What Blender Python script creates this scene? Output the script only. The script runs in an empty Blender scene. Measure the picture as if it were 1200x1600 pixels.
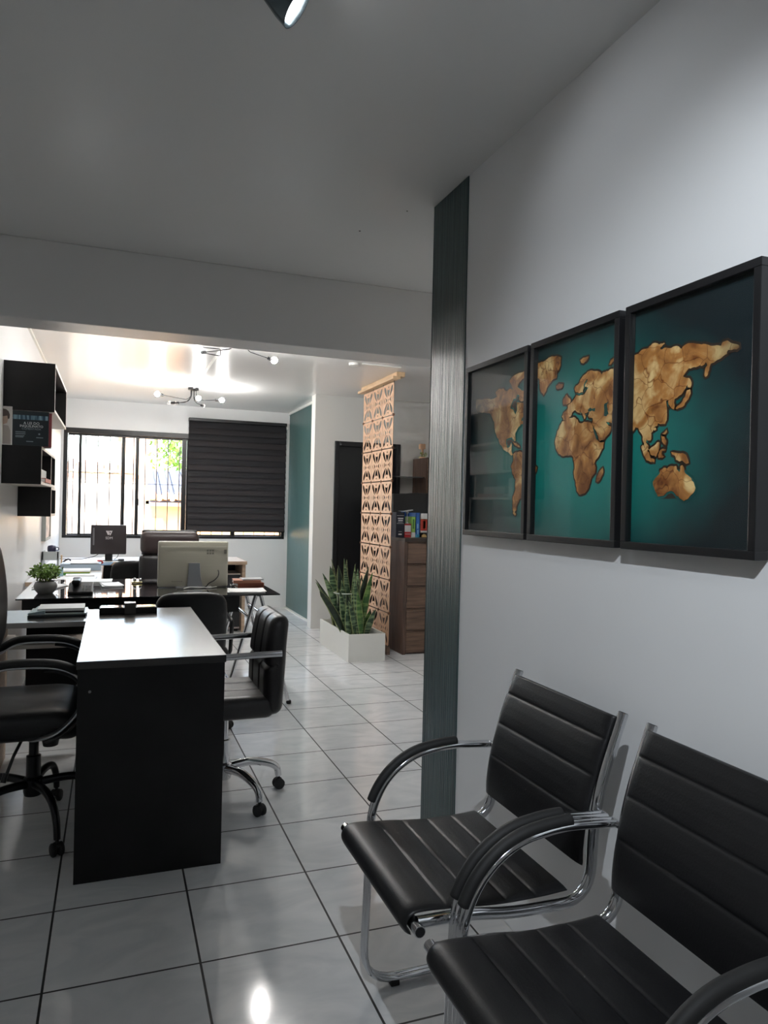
import bpy, math, random
from math import pi, sin, cos, radians
from mathutils import Vector, Matrix
from mathutils.geometry import tessellate_polygon

SC = bpy.context.scene
COL = SC.collection
random.seed(7)

# ------------------------------------------------------------------ camera
cd = bpy.data.cameras.new('camera')
cam = bpy.data.objects.new('camera', cd)
COL.objects.link(cam)
R_ = Vector((0.93640566, -0.35018969, 0.02261896))
D_ = Vector((0.01993451, -0.01126887, -0.99973778))
F_ = Vector((0.35035275, 0.93661102, -0.00357137))
cam.matrix_world = Matrix(((R_.x, -D_.x, -F_.x, 0), (R_.y, -D_.y, -F_.y, 0), (R_.z, -D_.z, -F_.z, 1.3), (0, 0, 0, 1)))
cd.sensor_fit = 'VERTICAL'
cd.sensor_height = 36
cd.lens = 1131.98 / 1600 * 36
cd.clip_start = 0.02
SC.camera = cam

# ------------------------------------------------------------------ view, world, sun, lamps
SC.view_settings.view_transform = 'Standard'
SC.view_settings.look = 'None'
SC.view_settings.exposure = 0.8
SC.view_settings.gamma = 1.0
SC.view_settings.use_curve_mapping = False
SC.cycles.use_denoising = True
SC.cycles.max_bounces = 10
SC.cycles.diffuse_bounces = 6
SC.cycles.sample_clamp_indirect = 6
W = bpy.data.worlds.new('sky')
SC.world = W
W.use_nodes = True
nt = W.node_tree
bg = nt.nodes['Background']
sk = nt.nodes.new('ShaderNodeTexSky')
sk.sky_type = 'NISHITA'
sk.sun_disc = False
sk.sun_elevation = radians(48)
sk.sun_rotation = radians(180)
mxw = nt.nodes.new('ShaderNodeMix'); mxw.data_type = 'RGBA'; mxw.inputs[0].default_value = 0.75
mxw.inputs[7].default_value = (1.0, 0.97, 0.93, 1)
nt.links.new(sk.outputs[0], mxw.inputs[6]); nt.links.new(mxw.outputs[2], bg.inputs[0])
bg.inputs[1].default_value = 4.2

sd = bpy.data.lights.new('sun', 'SUN'); sd.energy = 6.5; sd.angle = radians(0.6); sd.color = (1, .93, .82)
sun = bpy.data.objects.new('sun', sd); COL.objects.link(sun)
sun.rotation_euler = Vector((0.25, 0.75, -0.9)).to_track_quat('-Z', 'Y').to_euler()
sun.location = (-2, 2, 8)

# daylight portal in the window opening (helps the renderer find the sky; gives no light of its own)
pdl = bpy.data.lights.new('window_portal', 'AREA'); pdl.shape = 'RECTANGLE'; pdl.size = 2.62; pdl.size_y = 1.28
pdl.cycles.is_portal = True
po = bpy.data.objects.new('window_portal', pdl); COL.objects.link(po)
po.location = (0.76, 9.42, 1.53); po.rotation_euler = (radians(-90), 0, 0)

SPOT_WALL = 64.0      # spotlight over the visitor chairs
SPOT_SEEN = 3.0
FILL_SPOT = 3.5      # two unseen fill lamps added behind the camera
BULB = 400.0           # emission of the lit chandelier bulbs

# ------------------------------------------------------------------ helpers
class MB:
    def __init__(s): s.v = []; s.f = []; s.m = []
    def add(s, vs, fs, mi=0):
        o = len(s.v); s.v += [tuple(p) for p in vs]
        for f in fs: s.f.append(tuple(o + i for i in f)); s.m.append(mi)
        return s
    def box(s, x0, x1, y0, y1, z0, z1, mi=0, M=None):
        vs = [Vector((x, y, z)) for z in (z0, z1) for y in (y0, y1) for x in (x0, x1)]
        if M is not None: vs = [M @ p for p in vs]
        return s.add(vs, [(0, 2, 3, 1), (4, 5, 7, 6), (0, 1, 5, 4), (2, 6, 7, 3), (0, 4, 6, 2), (1, 3, 7, 5)], mi)
    def tube(s, path, r, n=10, closed=False, sx=1.0, mi=0, up=None):
        P = [Vector(p) for p in path]; rings = []
        t0 = (P[1] - P[0]).normalized()
        u = Vector(up) if up else (Vector((0, 0, 1)) if abs(t0.z) < .9 else Vector((0, 1, 0)))
        N = len(P)
        for i, p in enumerate(P):
            if closed: t = (P[(i + 1) % N] - P[i - 1]).normalized()
            else: t = (P[min(i + 1, N - 1)] - P[max(i - 1, 0)]).normalized()
            u = (u - t * u.dot(t)).normalized(); w = t.cross(u)
            rr = r[i] if isinstance(r, (list, tuple)) else r
            rings.append([p + u * (rr * cos(2 * pi * k / n)) + w * (rr * sx * sin(2 * pi * k / n)) for k in range(n)])
        vs = [q for g in rings for q in g]; fs = []
        for i in range(N if closed else N - 1):
            a = i * n; b = ((i + 1) % N) * n
            for k in range(n): k2 = (k + 1) % n; fs.append((a + k, a + k2, b + k2, b + k))
        if not closed: fs += [tuple(range(n - 1, -1, -1)), tuple((N - 1) * n + k for k in range(n))]
        return s.add(vs, fs, mi)
    def lathe(s, prof, c=(0, 0, 0), n=24, axis=(0, 0, 1), mi=0):
        c = Vector(c); q = Vector((0, 0, 1)).rotation_difference(Vector(axis).normalized()); vs = []
        for r, z in prof:
            for k in range(n): vs.append(c + q @ Vector((r * cos(2 * pi * k / n), r * sin(2 * pi * k / n), z)))
        fs = []
        for i in range(len(prof) - 1):
            for k in range(n):
                k2 = (k + 1) % n; fs.append((i * n + k, i * n + k2, (i + 1) * n + k2, (i + 1) * n + k))
        if prof[0][0] > 1e-6: fs.append(tuple(range(n - 1, -1, -1)))
        if prof[-1][0] > 1e-6: fs.append(tuple((len(prof) - 1) * n + k for k in range(n)))
        return s.add(vs, fs, mi)
    def rbox(s, c, size, r, fn=None, k=4, seg=6, mi=0, M=None):
        """rounded box; fn(p)->p bends or quilts it"""
        h = [a / 2 for a in size]; r = min(r, *[a * .999 for a in h])
        ax = []
        for a in range(3):
            inner = h[a] - r
            e = [-h[a] + r * (1 - cos(pi / 2 * i / k)) for i in range(k)]
            n = seg if isinstance(seg, int) else seg[a]
            mid = [-inner + 2 * inner * i / n for i in range(n + 1)]
            ax.append(e + mid + [-q for q in reversed(e)])
        idx = {}; vs = []; fs = []
        def vid(i, j, l):
            key = (i, j, l)
            if key in idx: return idx[key]
            p = Vector((ax[0][i], ax[1][j], ax[2][l]))
            q = Vector([max(-(h[a] - r), min(h[a] - r, p[a])) for a in range(3)])
            d = p - q
            if d.length > 1e-9:
                m = d.copy(); d = q + m.normalized() * r
            else: d = p
            if fn: d = Vector(fn(d))
            if M is not None: d = M @ d
            idx[key] = len(vs); vs.append(d + Vector(c)); return idx[key]
        L = [len(a) for a in ax]
        for a in range(3):
            b, e = (a + 1) % 3, (a + 2) % 3
            for side in (0, L[a] - 1):
                for i in range(L[b] - 1):
                    for j in range(L[e] - 1):
                        q = []
                        for (ii, jj) in ((i, j), (i + 1, j), (i + 1, j + 1), (i, j + 1)):
                            t = [0, 0, 0]; t[a] = side; t[b] = ii; t[e] = jj; q.append(vid(*t))
                        fs.append(tuple(q) if side else tuple(reversed(q)))
        return s.add(vs, fs, mi)
    def prism(s, poly, z0, z1, f, mi=0):
        """poly in 2D, f(u,v,w)->3D"""
        n = len(poly)
        tri = tessellate_polygon([[Vector((a, b, 0)) for a, b in poly]])
        vs = [f(a, b, z0) for a, b in poly] + [f(a, b, z1) for a, b in poly]
        fs = [tuple(t) for t in tri] + [tuple(i + n for i in reversed(t)) for t in tri]
        fs += [(i, (i + 1) % n, n + (i + 1) % n, n + i) for i in range(n)]
        return s.add(vs, fs, mi)
    def build(s, name, mats, parent=None, smooth=None, bevel=None, fix=True):
        me = bpy.data.meshes.new(name)
        off = Vector((0, 0, 0)); q = parent
        while q is not None: off += q.location; q = q.parent
        me.from_pydata([(a - off.x, b - off.y, c - off.z) for a, b, c in s.v], [], s.f)
        for m in (mats if isinstance(mats, (list, tuple)) else [mats]): me.materials.append(m)
        me.polygons.foreach_set('material_index', s.m)
        if fix:
            import bmesh
            bm = bmesh.new(); bm.from_mesh(me); bmesh.ops.recalc_face_normals(bm, faces=bm.faces); bm.to_mesh(me); bm.free()
        if smooth:
            me.polygons.foreach_set('use_smooth', [True] * len(me.polygons))
            me.set_sharp_from_angle(angle=radians(smooth))
        me.update()
        o = bpy.data.objects.new(name, me); COL.objects.link(o)
        if parent: o.parent = parent
        if bevel:
            b = o.modifiers.new('bevel', 'BEVEL'); b.width = bevel; b.segments = 2; b.limit_method = 'ANGLE'; b.angle_limit = radians(40)
        return o

def fillet(pts, r, n=6):
    P = [Vector(p) for p in pts]; out = [P[0]]
    for i in range(1, len(P) - 1):
        a, b, c = P[i - 1], P[i], P[i + 1]
        rr = r[min(i - 1, len(r) - 1)] if isinstance(r, (list, tuple)) else r
        d1 = (a - b); d2 = (c - b)
        l = min(rr, d1.length * .49, d2.length * .49)
        p = b + d1.normalized() * l; q = b + d2.normalized() * l
        for k in range(n + 1):
            t = k / n; out.append(p * (1 - t) ** 2 + b * 2 * t * (1 - t) + q * t * t)
    out.append(P[-1]); return out
def smoothpath(pts, n=6):
    P = [Vector(p) for p in pts]; out = []
    for i in range(len(P) - 1):
        p0 = P[max(i - 1, 0)]; p1 = P[i]; p2 = P[i + 1]; p3 = P[min(i + 2, len(P) - 1)]
        for k in range(n):
            t = k / n
            out.append(.5 * ((2 * p1) + (p2 - p0) * t + (2 * p0 - 5 * p1 + 4 * p2 - p3) * t * t + (3 * p1 - p0 - 3 * p2 + p3) * t ** 3))
    out.append(P[-1]); return out

def thing(name, label, cat, loc=(0, 0, 0), group=None):
    o = bpy.data.objects.new(name, None); COL.objects.link(o); o.location = loc; o.empty_display_size = .05
    o['label'] = label; o['category'] = cat
    if group: o['group'] = group
    return o
def tag(o, label, cat, group=None):
    o['label'] = label; o['category'] = cat
    if group: o['group'] = group
    return o
def struct(mb, name, mats, parent=None, **k):
    o = mb.build(name, mats, parent, **k)
    if parent is None: o['kind'] = 'structure'
    return o
def dup(root, loc, label, rotz=None):
    def cp(o, par):
        c = o.copy(); COL.objects.link(c); c.parent = par
        for ch in list(o.children): cp(ch, c)
        return c
    r = cp(root, None); r.location = loc; r['label'] = label
    if rotz is not None: r.rotation_euler = (0, 0, rotz)
    return r
def text_mesh(body, size, name, mat, M, parent=None, ext=.0004, align='CENTER', xs=1.0):
    cu = bpy.data.curves.new(name, 'FONT'); cu.body = body; cu.size = size; cu.extrude = ext; cu.align_x = align; cu.resolution_u = 3
    to = bpy.data.objects.new('t', cu); COL.objects.link(to)
    dg = bpy.context.evaluated_depsgraph_get(); dg.update()
    me = bpy.data.meshes.new_from_object(to.evaluated_get(dg))
    bpy.data.objects.remove(to); bpy.data.curves.remove(cu)
    off = Vector((0, 0, 0)); q = parent
    while q is not None: off += q.location; q = q.parent
    me.transform(Matrix.Translation(-off) @ M @ Matrix.Scale(xs, 4, (1, 0, 0)))
    me.materials.clear(); me.materials.append(mat); me.name = name
    o = bpy.data.objects.new(name, me); COL.objects.link(o)
    if parent: o.parent = parent
    return o
# writing on a surface that faces -Y (reads left to right towards +X)
def facing_cam(x, y, z): return Matrix.Translation((x, y, z)) @ Matrix.Rotation(pi / 2, 4, 'X')

# ------------------------------------------------------------------ materials
def mat(name, col, rough=.5, metal=0.0, coat=0.0, spec=.5, emit=None, estr=0, bump=None, var=None, trans=0, coat_rough=.03):
    m = bpy.data.materials.new(name); m.use_nodes = True; t = m.node_tree; b = t.nodes['Principled BSDF']
    b.inputs['Base Color'].default_value = (*col, 1); b.inputs['Roughness'].default_value = rough
    b.inputs['Metallic'].default_value = metal; b.inputs['Coat Weight'].default_value = coat; b.inputs['Coat Roughness'].default_value = coat_rough
    b.inputs['Specular IOR Level'].default_value = spec
    if trans: b.inputs['Transmission Weight'].default_value = trans
    if emit: b.inputs['Emission Color'].default_value = (*emit, 1); b.inputs['Emission Strength'].default_value = estr
    tc = t.nodes.new('ShaderNodeTexCoord')
    if var:   # (scale, amount, stretch)
        n = t.nodes.new('ShaderNodeTexNoise'); mp = t.nodes.new('ShaderNodeMapping')
        mp.inputs['Scale'].default_value = var[2] if len(var) > 2 else (1, 1, 1)
        n.inputs['Scale'].default_value = var[0]; n.inputs['Detail'].default_value = 6
        t.links.new(tc.outputs['Object'], mp.inputs[0]); t.links.new(mp.outputs[0], n.inputs['Vector'])
        r = t.nodes.new('ShaderNodeValToRGB'); a = var[1]
        r.color_ramp.elements[0].position = .3; r.color_ramp.elements[1].position = .7
        r.color_ramp.elements[0].color = (*[max(0, c * (1 - a)) for c in col], 1)
        r.color_ramp.elements[1].color = (*[min(1, c * (1 + a)) for c in col], 1)
        t.links.new(n.outputs[0], r.inputs[0]); t.links.new(r.outputs[0], b.inputs['Base Color'])
    if bump:  # (scale, strength, stretch)
        n = t.nodes.new('ShaderNodeTexNoise'); mp = t.nodes.new('ShaderNodeMapping')
        mp.inputs['Scale'].default_value = bump[2] if len(bump) > 2 else (1, 1, 1)
        n.inputs['Scale'].default_value = bump[0]; n.inputs['Detail'].default_value = 5
        t.links.new(tc.outputs['Object'], mp.inputs[0]); t.links.new(mp.outputs[0], n.inputs['Vector'])
        u = t.nodes.new('ShaderNodeBump'); u.inputs['Strength'].default_value = bump[1]; u.inputs['Distance'].default_value = .01
        t.links.new(n.outputs[0], u.inputs['Height']); t.links.new(u.outputs[0], b.inputs['Normal'])
    return m

M_wall = mat('white_paint', (.80, .80, .80), .42, bump=(3, .06), var=(1.2, .02))
M_ceil = mat('ceiling_paint', (.74, .74, .73), .27, spec=.20, bump=(2.2, .10), var=(.8, .02))
M_green = mat('green_striped_paper', (.075, .165, .16), .38, bump=(9, .5, (14, 14, .25)), var=(6, .22, (12, 12, .2)))
M_frame = mat('black_frame', (.010, .010, .011), .35, spec=.4)
M_black = mat('black_melamine', (.0095, .009, .0095), .42, spec=.3, bump=(60, .03), var=(6, .3, (1, 8, 1)))
M_desk_top = mat('black_melamine_top', (.02, .018, .018), .25, coat=.5, coat_rough=.22, bump=(90, .02))
M_edge = mat('pale_edge', (.62, .56, .50), .5)
M_chrome = mat('chrome', (.62, .63, .65), .09, 1.0)
M_steel = mat('satin_steel', (.55, .56, .58), .3, 1.0)
M_leather = mat('black_leatherette', (.008, .008, .009), .40, spec=.4, bump=(220, .06))
M_leather2 = mat('black_leather_soft', (.016, .014, .015), .36, bump=(150, .12))
M_plastic = mat('black_plastic', (.01, .01, .011), .4)
M_rubber = mat('rubber', (.012, .012, .012), .65)
M_white = mat('white_lacquer', (.78, .78, .74), .35)
M_paper = mat('paper', (.86, .86, .86), .6)
M_glassblack = mat('black_glass', (.006, .007, .008), .045, coat=1.0)
M_walnut = mat('walnut', (.115, .068, .045), .45, var=(4, .45, (1, 1, 9)))
M_walnut_h = mat('walnut_across', (.13, .078, .052), .42, var=(3.5, .5, (1, 1, 11)))
M_walnut_v = mat('walnut_upright', (.085, .05, .036), .45, var=(4, .45, (9, 9, 1)))
M_mdf = mat('pale_wood', (.66, .41, .26), .5, var=(5, .10, (1, 3, 1)))
M_mdf2 = mat('pale_pine', (.66, .46, .28), .5, var=(5, .2, (6, 1, 1)))
M_brownclip = mat('brown_clip', (.16, .07, .035), .5)
M_oak = mat('oak_edge', (.42, .31, .22), .5, var=(8, .2, (1, 1, 6)))
M_doorblk = mat('black_door', (.010, .011, .013), .35)
M_sock = mat('blackened_metal', (.03, .03, .032), .3, .8)
M_bulb = mat('lit_bulb', (1, 1, 1), .3, emit=(1, .98, .95), estr=BULB)
M_bulb_off = mat('clear_bulb', (.9, .9, .9), .1, trans=.8)
M_lens = mat('lit_lens', (1, 1, 1), .3, emit=(1, 1, 1), estr=5)

def floor_material():
    m = bpy.data.materials.new('floor_tiles'); m.use_nodes = True; t = m.node_tree; b = t.nodes['Principled BSDF']
    g = t.nodes.new('ShaderNodeNewGeometry'); s = t.nodes.new('ShaderNodeVectorMath'); s.operation = 'SUBTRACT'
    s.inputs[1].default_value = (-0.15128, 2.50580, 0); t.links.new(g.outputs['Position'], s.inputs[0])
    br = t.nodes.new('ShaderNodeTexBrick'); br.offset = 0; br.squash = 1
    br.inputs['Scale'].default_value = 1; br.inputs['Brick Width'].default_value = .40978; br.inputs['Row Height'].default_value = .40978
    br.inputs['Mortar Size'].default_value = .0036; br.inputs['Mortar Smooth'].default_value = .15; br.inputs['Bias'].default_value = 0
    br.inputs['Color1'].default_value = (.74, .75, .76, 1); br.inputs['Color2'].default_value = (.79, .80, .805, 1); br.inputs['Mortar'].default_value = (.025, .025, .025, 1)
    # mortar is centred on the cell edge
    sh = t.nodes.new('ShaderNodeVectorMath'); sh.operation = 'ADD'; sh.inputs[1].default_value = (8.1956, 8.1956, 0)
    t.links.new(s.outputs[0], sh.inputs[0]); t.links.new(sh.outputs[0], br.inputs['Vector'])
    n = t.nodes.new('ShaderNodeTexNoise'); n.inputs['Scale'].default_value = 3.2; n.inputs['Detail'].default_value = 9; n.inputs['Distortion'].default_value = 2.2
    mp = t.nodes.new('ShaderNodeMapping'); mp.inputs['Scale'].default_value = (1, 1.8, 1); mp.inputs['Rotation'].default_value = (0, 0, .5)
    t.links.new(s.outputs[0], mp.inputs[0]); t.links.new(mp.outputs[0], n.inputs['Vector'])
    r = t.nodes.new('ShaderNodeValToRGB'); r.color_ramp.elements[0].position = .30; r.color_ramp.elements[0].color = (.84, .86, .87, 1)
    r.color_ramp.elements[1].position = .62; r.color_ramp.elements[1].color = (1, 1, 1, 1)
    t.links.new(n.outputs[0], r.inputs[0])
    mx = t.nodes.new('ShaderNodeMix'); mx.data_type = 'RGBA'; mx.blend_type = 'MULTIPLY'; mx.inputs[0].default_value = 1
    t.links.new(br.outputs['Color'], mx.inputs[6]); t.links.new(r.outputs[0], mx.inputs[7]); t.links.new(mx.outputs[2], b.inputs['Base Color'])
    mr = t.nodes.new('ShaderNodeMapRange'); mr.inputs[3].default_value = .10; mr.inputs[4].default_value = .6
    t.links.new(br.outputs['Fac'], mr.inputs[0]); t.links.new(mr.outputs[0], b.inputs['Roughness'])
    n2 = t.nodes.new('ShaderNodeTexNoise'); n2.inputs['Scale'].default_value = 14; n2.inputs['Detail'].default_value = 3
    t.links.new(s.outputs[0], n2.inputs['Vector'])
    hs = t.nodes.new('ShaderNodeMath'); hs.operation = 'MULTIPLY_ADD'; hs.inputs[1].default_value = -.35
    sc2 = t.nodes.new('ShaderNodeMath'); sc2.operation = 'MULTIPLY'; sc2.inputs[1].default_value = .05; t.links.new(n2.outputs[0], sc2.inputs[0])
    t.links.new(br.outputs['Fac'], hs.inputs[0]); t.links.new(sc2.outputs[0], hs.inputs[2])
    u = t.nodes.new('ShaderNodeBump'); u.inputs['Strength'].default_value = .5; u.inputs['Distance'].default_value = .004
    t.links.new(hs.outputs[0], u.inputs['Height']); t.links.new(u.outputs[0], b.inputs['Normal'])
    return m
M_floor = floor_material()
def pane_material():
    m = bpy.data.materials.new('window_glass'); m.use_nodes = True; t = m.node_tree
    for n in list(t.nodes): t.nodes.remove(n)
    o = t.nodes.new('ShaderNodeOutputMaterial'); mx = t.nodes.new('ShaderNodeMixShader'); tr = t.nodes.new('ShaderNodeBsdfTransparent'); gl = t.nodes.new('ShaderNodeBsdfGlossy')
    fr = t.nodes.new('ShaderNodeFresnel'); fr.inputs[0].default_value = 1.35; gl.inputs['Roughness'].default_value = .02
    tr.inputs[0].default_value = (.97, .98, .97, 1)
    ge = t.nodes.new('ShaderNodeNewGeometry'); sb = t.nodes.new('ShaderNodeMath'); sb.operation = 'SUBTRACT'; sb.inputs[0].default_value = 1; t.links.new(ge.outputs['Backfacing'], sb.inputs[1])
    ml = t.nodes.new('ShaderNodeMath'); ml.operation = 'MULTIPLY'; t.links.new(fr.outputs[0], ml.inputs[0]); t.links.new(sb.outputs[0], ml.inputs[1])
    t.links.new(ml.outputs[0], mx.inputs[0]); t.links.new(tr.outputs[0], mx.inputs[1]); t.links.new(gl.outputs[0], mx.inputs[2]); t.links.new(mx.outputs[0], o.inputs[0])
    return m
M_pane = pane_material()

# ================================================================== THE ROOM
H = 2.52          # ceiling height
mb = MB(); mb.box(-1.6, 4.0, -1.6, 9.30, -.06, 0); struct(mb, 'floor', M_floor)
mb = MB(); mb.box(-1.6, 4.0, -1.6, 9.50, H, H + .12); struct(mb, 'ceiling', M_ceil)
# beam between the two rooms
mb = MB(); mb.box(-1.5, 3.9, 3.73, 3.945, 2.147, H); struct(mb, 'trim_1', mat('beam_paint', (.78, .77, .76), .4, bump=(3, .08)), bevel=.004)
# left wall of the back room, and the pier where the front room widens
mb = MB(); mb.box(-.73, -.58, 4.15, 9.24, 0, H); mb.box(-1.5, -.73, 4.15, 4.30, 0, H); struct(mb, 'wall_left', M_wall)
mb = MB(); mb.box(-1.6, -1.45, -1.6, 4.15, 0, H); struct(mb, 'wall_left_front', M_wall)
mb = MB(); mb.box(-1.6, 1.19, -1.75, -1.6, 0, H); struct(mb, 'wall_back', M_wall)
# right wall of the front room with its end and the closet block behind it
mb = MB(); mb.box(1.19, 4.0, -1.75, 2.668, 0, H); struct(mb, 'wall_right', M_wall)
mb = MB(); mb.box(1.186, 1.1905, 2.372, 2.672, 0.0, H - .001); mb.box(1.186, 1.50, 2.668, 2.672, 0.0, H - .001)
struct(mb, 'trim_2', mat('dark_green_striped_paper', (.030, .062, .062), .36, bump=(9, .9, (16, 16, .12)), var=(7, .35, (14, 14, .15))))
mb = MB(); mb.box(3.85, 4.0, 2.668, 7.55, 0, H); struct(mb, 'wall_east', M_wall)
# far wall with the window opening
WX0, WX1, WZ0, WZ1 = -.555, 2.08, .885, 2.178
mb = MB()
mb.box(-.73, WX0, 9.24, 9.40, 0, H); mb.box(WX1, 2.25, 9.24, 9.40, 0, H)
mb.box(WX0, WX1, 9.24, 9.40, 0, WZ0); mb.box(WX0, WX1, 9.24, 9.40, WZ1, H)
struct(mb, 'wall_far', M_wall)
# green side wall and the white wall with the black door
mb = MB(); mb.box(2.125, 2.25, 7.70, 9.24, 0, H); struct(mb, 'wall_green', mat('green_wall', (.065, .135, .130), .36, bump=(9, .35, (14, 14, .25)), var=(6, .10, (12, 12, .2))))
mb = MB(); mb.box(2.095, 2.125, 7.70, 9.24, 0, .012); struct(mb, 'baseboard_green', M_white)
mb = MB(); DX0, DX1, DZ = 2.236, 3.0, 2.03
mb.box(2.012, DX0, 7.55, 7.70, 0, H); mb.box(DX1, 4.0, 7.55, 7.70, 0, H); mb.box(DX0, DX1, 7.55, 7.70, DZ, H)
struct(mb, 'wall_door', mat('warm_white_paint', (.74, .74, .715), .45, bump=(3, .06)))
mb = MB(); mb.box(DX0 + .05, DX1 - .05, 7.60, 7.64, 0.0, DZ - .05)
door = struct(mb, 'door_1', M_doorblk)
mb = MB(); mb.box(DX0, DX0 + .05, 7.53, 7.66, 0, DZ); mb.box(DX1 - .05, DX1, 7.53, 7.66, 0, DZ); mb.box(DX0 + .05, DX1 - .05, 7.53, 7.66, DZ - .05, DZ)
mb.build('door_frame', M_doorblk, door, bevel=.004)
mb = MB(); mb.tube(fillet([(2.88, 7.60, 1.02), (2.88, 7.555, 1.02), (2.77, 7.555, 1.02)], .02), .009); mb.lathe([(.024, 0), (.024, .006)], (2.88, 7.60, 1.02), axis=(0, -1, 0)); mb.build('door_handle', M_steel, door, smooth=40)

mb = MB(); mb.box(2.108, 2.125, 7.70, 9.24, H - .03, H); struct(mb, 'trim_3', M_white)
mb = MB(); mb.box(-.58, -.565, 4.15, 9.24, H - .02, H); struct(mb, 'trim_4', M_white)
# ---------------------------------------------------------------- window
win = bpy.data.objects.new('window_1', None); COL.objects.link(win); win.location = (.76, 9.30, .885); win['kind'] = 'structure'
mb = MB(); Y0, Y1 = 9.235, 9.33
mb.box(WX0, WX1, Y0, Y1, 2.118, WZ1); mb.box(WX0, WX1, Y0, Y1, WZ0, .918)
mb.box(WX0, -.512, Y0, Y1, .918, 2.118); mb.box(2.04, WX1, Y0, Y1, .918, 2.118)
mb.build('window_frame', M_frame, win, bevel=.003)
for k, (a, b, yy) in enumerate(((-.512, .127, 9.30), (.091, .284, 9.275), (.243, .86, 9.30), (.80, 1.45, 9.275), (1.41, 2.04, 9.30))):
    pass
def sash(x0, x1, y, wl, wr):
    mb = MB(); mb.box(x0, x0 + wl, y, y + .022, .918, 2.118); mb.box(x1 - wr, x1, y, y + .022, .918, 2.118)
    mb.box(x0 + wl, x1 - wr, y, y + .022, 2.095, 2.118); mb.box(x0 + wl, x1 - wr, y, y + .022, .918, .935)
    s = mb.build('window_sash', M_frame, win, bevel=.002)
    mb = MB(); mb.box(x0 + wl, x1 - wr, y + .009, y + .013, .935, 2.095); mb.build('window_pane', M_pane, s)
sash(-.510, .127, 9.300, .010, .036)
sash(-.390, .284, 9.268, .032, .040)
sash(.250, .90, 9.300, .012, .055)
sash(.785, 1.45, 9.268, .055, .036)
sash(1.40, 2.038, 9.300, .036, .012)
mb = MB(); mb.box(.279, .291, 9.250, 9.268, 1.28, 1.36); mb.build('window_latch', M_sock, win, bevel=.002)

# security bars outside the window
gr = thing('window_grille', 'thin upright security bars outside the far window', 'window bars', (.76, 9.55, .9))
for k in range(21):
    x = -.60 + k * .138
    mb = MB(); mb.tube([(x, 9.55, .80), (x, 9.55, 2.26)], .0062, 8); mb.build('bar', mat('bar_paint', (.07, .04, .035), .5) if k == 0 else bpy.data.materials['bar_paint'], gr)
for z in (.82, 1.55, 2.24):
    mb = MB(); mb.box(-.66, 2.22, 9.547, 9.553, z - .003, z + .003); mb.build('cross_rail', bpy.data.materials['bar_paint'], gr)
for x in (-.65, 2.21):
    for z in (.82, 2.24): mb = MB(); mb.box(x - .006, x + .006, 9.40, 9.556, z - .006, z + .006); mb.build('wall_bracket', bpy.data.materials['bar_paint'], gr)

# roller blind over the right half of the window
bl = thing('roller_blind', 'black pleated roller blind covering the right half of the window', 'blind', (1.465, 9.2, 2.37))
BX0, BX1 = .855, 2.075
def blind_mat():
    m = bpy.data.materials.new('blind_fabric'); m.use_nodes = True; t = m.node_tree; b = t.nodes['Principled BSDF']; b.inputs['Base Color'].default_value = (.018, .017, .02, 1); b.inputs['Roughness'].default_value = .75
    tr = t.nodes.new('ShaderNodeBsdfTranslucent'); tr.inputs[0].default_value = (.10, .085, .085, 1); mx = t.nodes.new('ShaderNodeMixShader'); mx.inputs[0].default_value = .14
    t.links.new(b.outputs[0], mx.inputs[1]); t.links.new(tr.outputs[0], mx.inputs[2]); t.links.new(mx.outputs[0], t.nodes['Material Output'].inputs[0]); return m
M_blind = blind_mat(); M_blind2 = blind_mat(); M_blind2.node_tree.nodes['Principled BSDF'].inputs['Base Color'].default_value = (.035, .031, .034, 1); M_blind2.node_tree.nodes['Mix Shader'].inputs[0].default_value = .30
mb = MB(); zs = 2.335; n = 18; hh = (2.335 - .992) / n
vs = []; 
for k in range(n):
    z1 = zs - k * hh; z0 = z1 - hh * 1.08
    mb.add([(BX0, 9.215, z1), (BX1, 9.215, z1), (BX1, 9.185, z0), (BX0, 9.185, z0), (BX0, 9.217, z1), (BX1, 9.217, z1), (BX1, 9.187, z0), (BX0, 9.187, z0)],
           [(0, 1, 2, 3), (7, 6, 5, 4), (0, 4, 5, 1), (3, 2, 6, 7), (0, 3, 7, 4), (1, 5, 6, 2)])
mb.m = [i // 6 % 2 for i in range(len(mb.f))]
mb.build('blind_fabric', [M_blind, M_blind2], bl)
mb = MB(); mb.box(BX0 - .004, BX1, 9.165, 9.235, 2.335, 2.375); mb.build('head_rail', M_frame, bl, bevel=.006)
mb = MB(); mb.box(BX0, BX1, 9.188, 9.212, .972, .995); mb.build('bottom_bar', M_frame, bl, bevel=.004)
mb = MB(); mb.box(BX1, BX1 + .022, 9.18, 9.235, 2.30, 2.375); mb.tube([(BX1 + .012, 9.19, 2.32), (BX1 + .012, 9.19, 1.0)], .0022, 6); mb.tube([(BX1 + .016, 9.20, 2.32), (BX1 + .016, 9.20, 1.0)], .0022, 6)
mb.build('pull_chain', M_white, bl)

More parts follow.
